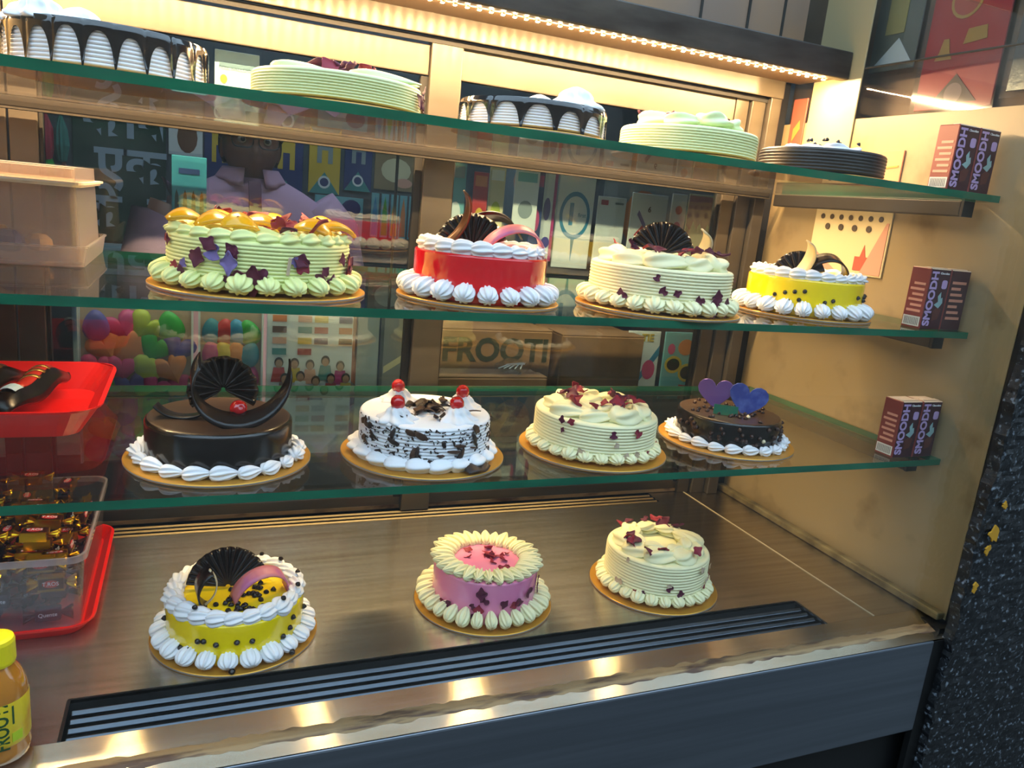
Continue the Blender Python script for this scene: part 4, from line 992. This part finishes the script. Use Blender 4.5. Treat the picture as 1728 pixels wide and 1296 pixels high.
rl = tag(obj('hanging_rail', cat_vf(tube([(.85, 1.008, .825), (1.95, 1.008, .825)], .004, 8), tube([(.86, 1.01, CT), (.86, 1.01, .83)], .004, 8), tube([(1.94, 1.01, CT), (1.94, 1.01, .83)], .004, 8)), alu_dark), 'thin metal rail stand holding the party cards', 'rail')
# cartons on the counter
cardb = mat('corrugated_card', '#7d5c3e', .8, mix=('#6b4c32', 8, .4, .7, U))
def ship_box(label, x0, x1, y0, y1, h, words_):
    t = thing('cardboard_carton', label, 'carton', ((x0 + x1) / 2, y0, CT))
    w = x1 - x0
    obj('carton_body', bev(box(-w/2, w/2, 0, y1 - y0, 0, h), .003, 1), cardb, t)
    obj('carton_flap', bev(box(-w/2, w/2, .002, (y1 - y0) / 2, h, h + .004), .001, 1), cardb, t)
    for s, size, x, z, m, b in words_: words(t, s, size, x, z, m, b, -.0008)
    return t
ship_box('brown cardboard carton lettered FROOTI behind the right door', .90, 1.28, .86, 1.03, .255, [('FROOTI', .085, .03, .20, mat('carton_ink', '#2a2c18', .7), .003)])
ship_box('low brown carton with round dark appy lettering in front of the FROOTI carton', .905, 1.22, .74, .85, .155, [('appy', .13, -.02, .088, mat('carton_ink_blue', '#1c2630', .7), .006)])
ship_box('plain brown cardboard carton stacked beside the FROOTI carton', 1.30, 1.56, .84, 1.03, .25, [])
pack('party_card', 'white card with blue ribbon corner and round pink seal', 'card', 1.545, 1.655, .20, .385, .90, cols['white'], [('ribbon', [(-.3, .10), (-.15, .10), (.5, .62), (.5, .78)], cols['blue']), ('seal', blob(.22, .38, .2, .16), cols['pink']), ('print', blob(-.25, .45, .12, .06), cols['navy'])], .02, cel=True)
words(bpy.data.objects[[o.name for o in bpy.data.objects if o.get('label', '').startswith('white card with blue ribbon')][0]], 'TIE', .03, .01, .165, cols['yellow'], .001)
pack('sunglasses_card', 'pale blue novelty card printed with yellow rimmed sunglasses', 'card', 1.672, 1.80, .18, .385, .90, cols['aqua'], [('rim', blob(-.2, .52, .24, .13), cols['yellow']), ('lens', blob(-.2, .52, .18, .09), cols['black']), ('rim', blob(.2, .40, .24, .14), cols['yellow']), ('lens', blob(.2, .40, .18, .10), cols['black']), ('print', [(.05, .0), (.4, .0), (.42, .2), (.02, .22)], cols['red']), ('print', blob(.1, .78, .22, .12), cols['orange']), ('print', blob(-.3, .75, .1, .08), cols['pink'])], .02)
# plastic forks pack
fk = thing('fork_pack', 'clear bag of white plastic forks lying on the cartons', 'cutlery', (1.14, .782, CT + .1600), rot=(0, 0, -.7)); fk.scale = (.65, .65, .65)
def fork():
    V = [tube([(0, -.06, 0), (0, .02, .004)], .0025, 6)]
    for k in range(4): V.append(tube([(-.0075 + .005 * k, .02, .004), (-.0075 + .005 * k, .06, .002)], .0012, 5))
    V.append(box(-.009, .009, .012, .024, .002, .005))
    return cat_vf(*V)
fm = vf_mesh('fork', fork(), cols['white'])
for k in range(5): obj('fork', fm, parent=fk, loc=(-.03 + .015 * k, .004 * k, .022 + .002 * k), rot=(0, 0, .1 * (k - 2)))
obj('bag', bev(box(-.055, .055, -.075, .075, .010, .042), .006, 2), cello, fk)
# black rolled things on the counter below the person
tag(obj('cloth_bundle', xf(lathe([(0, -.5), (.3, -.45), (.5, -.2), (.48, .2), (.3, .45), (0, .5)], 16), lambda a, b, d: (a * .16 * (1 + .15 * sin(7 * b)), b * .10, d * .10)), mat('black_cloth', '#16171b', .7), loc=(.70, .98, CT + .0505)), 'black crumpled cloth bundle on the shop counter', 'cloth')

# far shelf wall of the shop
def far(name, label, cat, x0, x1, z0, z1, m, prints=(), y=1.9, cel=False, group=None): return pack(name, label, cat, x0, x1, z0, z1, y, m, prints, 0, 0, cel, group, .006)
t = far('green_banner', 'dark green cloth banner with pale Devanagari lettering', 'banner', .02, .292, .46, .92, mat('banner_green', '#12402c', .8, mix=('#0c2c2a', 4, .4, .7, U)))
bl = mat('banner_letter', '#9fb2c4', .8)
words(t, 'काव', .155, .015, .385, bl, .004); words(t, 'एक', .155, .03, .245, bl, .004); words(t, 'के  फ', .150, .04, .095, bl, .004)
far('figure_picture', 'white picture with brown figure beside the green banner', 'picture', .300, .405, .76, .93, cols['white'], [('figure', blob(.05, .35, .3, .3), cols['brown']), ('figure', blob(.1, .7, .2, .2), cols['peach'])])
for k, (x0, x1, z0, z1, mn, pm, lab) in enumerate(((.41, .505, .62, .93, 'navy', 'yellow', 'navy pennant with gold stripe behind the person, nearer the banner'), (.62, .735, .62, .93, 'navy', 'yellow', 'navy pennant with gold letter on the person\'s other side'), (.755, .865, .68, .93, 'yellow', 'grey', 'mustard yellow pennant with forked tail on the far wall'), (.88, .98, .70, .93, 'navy', 'grey', 'dark blue pennant with grey ring next to the mustard pennant'))):
    t = far('pennant', lab, 'pennant', x0, x1, z0, z1, cols[mn], [('letter', [(-.25, .42), (-.1, .42), (-.1, .6), (.1, .6), (.1, .42), (.25, .42), (.25, .75), (-.25, .75)], cols[pm]), ('notch', [(-.48, .0), (.48, .0), (0, .3)], cols['teal']), ('ring', blob(0, .16, .2, .09), cols['white']), ('hole', blob(0, .16, .14, .06), cols['navy'])])
far('cake_picture', 'pale picture of a white tiered decoration on the far wall', 'picture', .78, .955, .52, .675, cols['aqua'], [('tier', [(-.4, .1), (.4, .1), (.4, .4), (-.4, .4)], cols['white']), ('tier', [(-.25, .42), (.35, .42), (.3, .75), (-.2, .75)], cols['white']), ('print', blob(.25, .75, .2, .2), cols['navy'])])
for k, (x, cn) in enumerate(((.985, 'blue'), (1.022, 'green'), (1.058, 'yellow'), (1.092, 'orange'), (1.128, 'red'))):
    far('party_popper', '%s slim party popper hanging on the far wall' % cn, 'popper', x, x + .028, .54, .70, cols['aqua'], [('popper', [(-.4, .05), (.4, .05), (.3, .6), (0, .95), (-.3, .6)], cols[cn])])
far('brown_card', 'brown patterned card framed on the far wall', 'card', .99, 1.15, .715, .86, mat('card_tan', '#8f7a55', .6), [('print', blob(0, .5, .35, .3), cols['cream']), ('print', blob(.2, .2, .2, .12), cols['peach'])])
far('white_tag', 'narrow white and pink tag hanging by the door stile', 'tag', 1.165, 1.215, .60, .80, cols['white'], [('print', [(-.4, .05), (.4, .05), (.4, .35), (-.4, .35)], cols['pink'])])
for k, (x, z, cn, lab) in enumerate(((-.045, .70, 'red', 'red pleated paper decoration hanging left of the green banner'), (-.005, .70, 'teal', 'teal pleated paper decoration hanging left of the green banner'), (-.04, .58, 'green', 'green pleated paper decoration hanging under the red one'), (.0, .56, 'brown', 'brown pleated paper decoration hanging under the teal one'))):
    tag(obj('paper_decoration', xf(lathe([(0, 0), (.012, .004), (.020, .05), (.016, .10), (.004, .14), (0, .14)], 20, lambda a, z_: 1 + .15 * cos(8 * a)), lambda a, b, d: (a, b, d)), mat('print_' + cn + '_paper', {'red': '#b02840', 'teal': '#2f7a70', 'green': '#23a02f', 'brown': '#7a4a38'}[cn], .6), loc=(x, 1.86, z)), lab, 'decoration')
far('shelf_card', 'tall grey-blue poster on the far wall behind the right door', 'poster', 1.45, 1.9, .5, 1.0, mat('poster_grey', '#7f8d95', .7), [('print', blob(-.1, .6, .2, .2), cols['peach']), ('print', blob(.25, .4, .12, .15), cols['cream'])])
far('shelf_card', 'wide pale poster on the far wall at the shop\'s right', 'poster', 1.95, 2.6, .4, 1.0, mat('poster_pale', '#8f968f', .7), [('print', blob(-.2, .5, .15, .2), cols['orange']), ('print', blob(.2, .5, .12, .15), cols['teal'])])
tag(obj('display_plinth', bev(box(.02, .50, 1.75, 1.89, -.75, .455), .01), mat('plinth_pale', '#8fa3ad', .6)), 'pale blue-grey stand below the green banner', 'stand')

# ------------------------------------------------------------------ person behind the counter
PX, PY = .522, 1.30
pe = thing('person', 'person in mauve polo shirt and glasses standing behind the counter', 'person', (PX, PY, -.75), .06)
skin = mat('skin_brown', '#7d5240', .5, sss=.05); hairm = mat('black_hair', '#0b0909', .6); shirt = mat('mauve_polo_knit', '#c49fc0', .85, bump=(300, .2, U)); trous = mat('dark_trousers', '#20242e', .8); blk = mat('spectacle_black', '#0a0a0c', .3); eyew = mat('eye_white', '#b8b0a8', .3)
# head, neck, chest, arms and hands in one surface
def head_vf(cz=1.545):
    nu, nv = 44, 56; V, F = [], []
    def g(a, b, s, t): return math.exp(-(a / s) ** 2 - (b / t) ** 2)
    for i in range(nu + 1):
        ph = pi * i / nu
        for k in range(nv):
            th = 2 * pi * k / nv; sx = sin(ph) * sin(th); sy = -sin(ph) * cos(th); sz = cos(ph)
            x = .074 * sx; y = .094 * sy; z = .115 * sz
            if z < -.02: f_ = 1 - .35 * min(1, (-.02 - z) / .10) ** 1.3; x *= f_; y = y * (1 - .12 * min(1, (-.02 - z) / .1))
            if sy < 0:
                fr = -sy
                y -= fr * .020 * g(x, z + .028, .013, .020) ; y -= fr * .011 * g(x, z - .002, .008, .030)      # nose
                y -= fr * .006 * g(abs(x) - .030, z - .030, .022, .008)                                        # brow
                y += fr * .012 * g(abs(x) - .031, z - .008, .016, .011)                                        # sockets
                y -= fr * .007 * g(x, z + .058, .022, .006); y -= fr * .007 * g(x, z + .072, .018, .006); y += fr * .006 * g(x, z + .065, .024, .0025)   # lips
                y -= fr * .008 * g(x, z + .100, .018, .012)                                                    # chin
                y -= fr * .004 * g(abs(x) - .042, z + .025, .016, .018)                                        # cheeks
            V.append((x, y, cz + z))
    for i in range(nu):
        for k in range(nv): F.append((i*nv+k, i*nv+(k+1) % nv, (i+1)*nv+(k+1) % nv, (i+1)*nv+k))
    return V, F
def limb(pts, rads, n=14):
    m = len(pts) - 1
    def rf(t): 
        q = t * m; i = min(int(q), m - 1); f = q - i; return rads[i] * (1 - f) + rads[i+1] * f
    return tube(pts, rf, n)
def ear(s): return xf(lathe([(0, -.5), (.35, -.42), (.5, 0), (.42, .3), (0, .5)], 14), lambda a, b, d: (s * (.073 + .012 * a * 1.2), .012 + b * .030, 1.535 + d * .062))
def hand(s):
    hx, hy, hz = s * .254, -.16, .865
    parts = [limb([(hx, hy, hz + .03), (hx, hy - .01, hz), (hx - s * .003, hy - .014, hz - .055), (hx - s * .004, hy - .016, hz - .075)], [.024, .032, .036, .030], 12)]
    for k, (o, l) in enumerate(((-.024, .062), (-.008, .072), (.008, .068), (.023, .052))):
        parts.append(limb([(hx, hy - .014 + o, hz - .065), (hx - s * .006, hy - .016 + o * 1.1, hz - .065 - l * .5), (hx - s * .022, hy - .016 + o * 1.1, hz - .065 - l * .9)], [.0095, .009, .0065], 8))
    parts.append(limb([(hx, hy - .03, hz - .015), (hx - s * .012, hy - .05, hz - .045), (hx - s * .016, hy - .055, hz - .075)], [.011, .0105, .0075], 8))
    return cat_vf(*parts)
arms = [limb([(s * .185, 0, 1.29), (s * .235, .0, 1.12), (s * .250, -.01, 1.02), (s * .245, -.09, .93), (s * .236, -.155, .875)], [.05, .045, .040, .034, .026]) for s in (-1, 1)]
neck = limb([(0, .018, 1.30), (0, .016, 1.38), (0, .010, 1.47)], [.062, .054, .056], 20)
def rings(rows, n=32):
    V, F, rr = [], [], []
    for cx, cy, z, a, b, p in rows:
        rr.append([len(V) + k for k in range(n)])
        for k in range(n):
            t = 2 * pi * k / n; c_, s_ = cos(t), sin(t)
            V.append((cx + a * math.copysign(abs(c_) ** p, c_), cy + b * math.copysign(abs(s_) ** p, s_), z))
    for a, b in zip(rr, rr[1:]):
        for k in range(n): F.append((a[k], a[(k+1) % n], b[(k+1) % n], b[k]))
    F += [tuple(rr[0][::-1]), tuple(rr[-1])]
    return V, F
torso_in = rings([(0, .01, .80, .14, .09, .9), (0, .01, 1.0, .145, .09, .9), (0, .01, 1.2, .17, .10, .9), (0, .015, 1.30, .15, .08, .9), (0, .018, 1.36, .06, .055, 1)])
def lift(vf):
    def up_(z): t = max(0, min(1, (z - .9) / .35)); return z + .080 * t * t * (3 - 2 * t)
    return xf(vf, lambda a, b, d: (a, b - .02 * max(0, min(1, (d - .9) / .35)), up_(d)))
neck = limb([(0, .010, 1.34), (0, .010, 1.40), (0, .010, 1.47)], [.062, .055, .056], 20); torso_in = lift(torso_in); arms = [xf(lift(q_), lambda a, b, d: (a * 1.08, b, d)) for q_ in arms]
body = obj('body', cat_vf(head_vf(), neck, torso_in, ear(1), ear(-1), arms[0], arms[1], hand(1), hand(-1)), skin, pe, smooth=True)
def hair_vf():
    V, F = head_vf(); keep = []
    V2 = []
    for (x, y, z) in V:
        d = Vector((x, y, z - 1.545)); l = d.length; V2.append(tuple(Vector((0, 0, 1.545)) + d * (1 + .010 / l * (1 if l else 0))))
    for f in F:
        c_ = sum((Vector(V[i]) for i in f), Vector()) / 4
        if c_.z > 1.545 + (.062 if c_.y < -.03 else (.02 if c_.y < .01 else -.045)) : keep.append(f)
    return V2, keep
hr = obj('hair', hair_vf(), hairm, body, smooth=True)
so = hr.modifiers.new('thick', 'SOLIDIFY'); so.thickness = .012; so.offset = -1
for s in (-1, 1):
    e = obj('eye', xf(lathe([(0, -1), (.5, -.86), (.86, -.5), (1, 0), (.86, .5), (.5, .86), (0, 1)], 14), lambda a, b, d: (s * .031 + a * .0125, -.0745 + b * .0125, 1.554 + d * .0105)), eyew, body, smooth=True)
    obj('iris', xf(lathe([(0, -.5), (1, -.3), (1, .3), (0, .5)], 14), lambda a, b, d: (s * .031 + a * .006, -.0855 - d * .004, 1.554 + b * .006)), blk, e, smooth=True)
gl = []
for s in (-1, 1):
    P = rrect(.052, .036, .014, 4); P = [(a + s * .033, -.106 + abs(a + s * .033) * .12, 1.552 + b) for a, b in P]
    gl.append(tube(P + [P[0], P[1]], .0020, 6)); gl.append(tube([(s * .060, -.099, 1.56), (s * .078, -.04, 1.562), (s * .080, .01, 1.556)], .0020, 6))
gl.append(tube([(-.008, -.107, 1.556), (0, -.109, 1.558), (.008, -.107, 1.556)], .0018, 6))
obj('glasses', cat_vf(*gl), blk, body)['label'] = 'black framed glasses'
# polo shirt with sleeves, collar and placket
sh = rings([(0, .01, .76, .168, .118, .85), (0, .01, .85, .165, .115, .85), (0, .01, 1.0, .170, .118, .85), (0, .01, 1.15, .188, .124, .85), (0, .01, 1.25, .200, .120, .85), (0, .014, 1.31, .190, .100, .9), (0, .017, 1.350, .130, .078, .95), (0, .018, 1.378, .078, .066, 1)])
slv = [limb([(s * .150, .008, 1.31), (s * .205, .004, 1.25), (s * .236, .0, 1.13), (s * .240, .0, 1.07)], [.072, .070, .066, .064], 18) for s in (-1, 1)]
po = obj('polo_shirt', xf(lift(cat_vf(sh, *slv)), lambda a, b, d: (a * 1.1, b * 1.03, d)), shirt, body, smooth=True)
def collar(u, v):
    a = -pi / 2 + .32 + (2 * pi - .64) * u; r = .068 + .022 * v
    return (r * cos(a) * 1.05, .016 + r * sin(a), 1.402 - .034 * v - .012 * (1 if abs(u - .5) > .4 else 0) * v)
obj('collar', lift(sheet(collar, 30, 4, .004)), shirt, po, smooth=True)
obj('placket', xf(bev(box(-.016, .016, -.003, .003, 1.24, 1.37), .001, 1), lambda a, b, d: (a, b - .134 + (d - 1.24) * .30, d + .080)), mat('placket', '#7a5870', .8), po)
leg = lambda s: limb([(s * .085, .01, .80), (s * .09, .01, .45), (s * .09, .015, .08)], [.088, .068, .052], 16)
obj('trousers', cat_vf(leg(1), leg(-1), rings([(0, .01, .70, .165, .115, .85), (0, .01, .84, .160, .11, .85)])), trous, body, smooth=True)
for s in (-1, 1): obj('shoe', bev(xf(box(-.045, .045, -.17, .08, 0, .08), lambda a, b, d: (s * .09 + a, b, d * (1 if b > -.1 else .6))), .02, 3), blk, body)
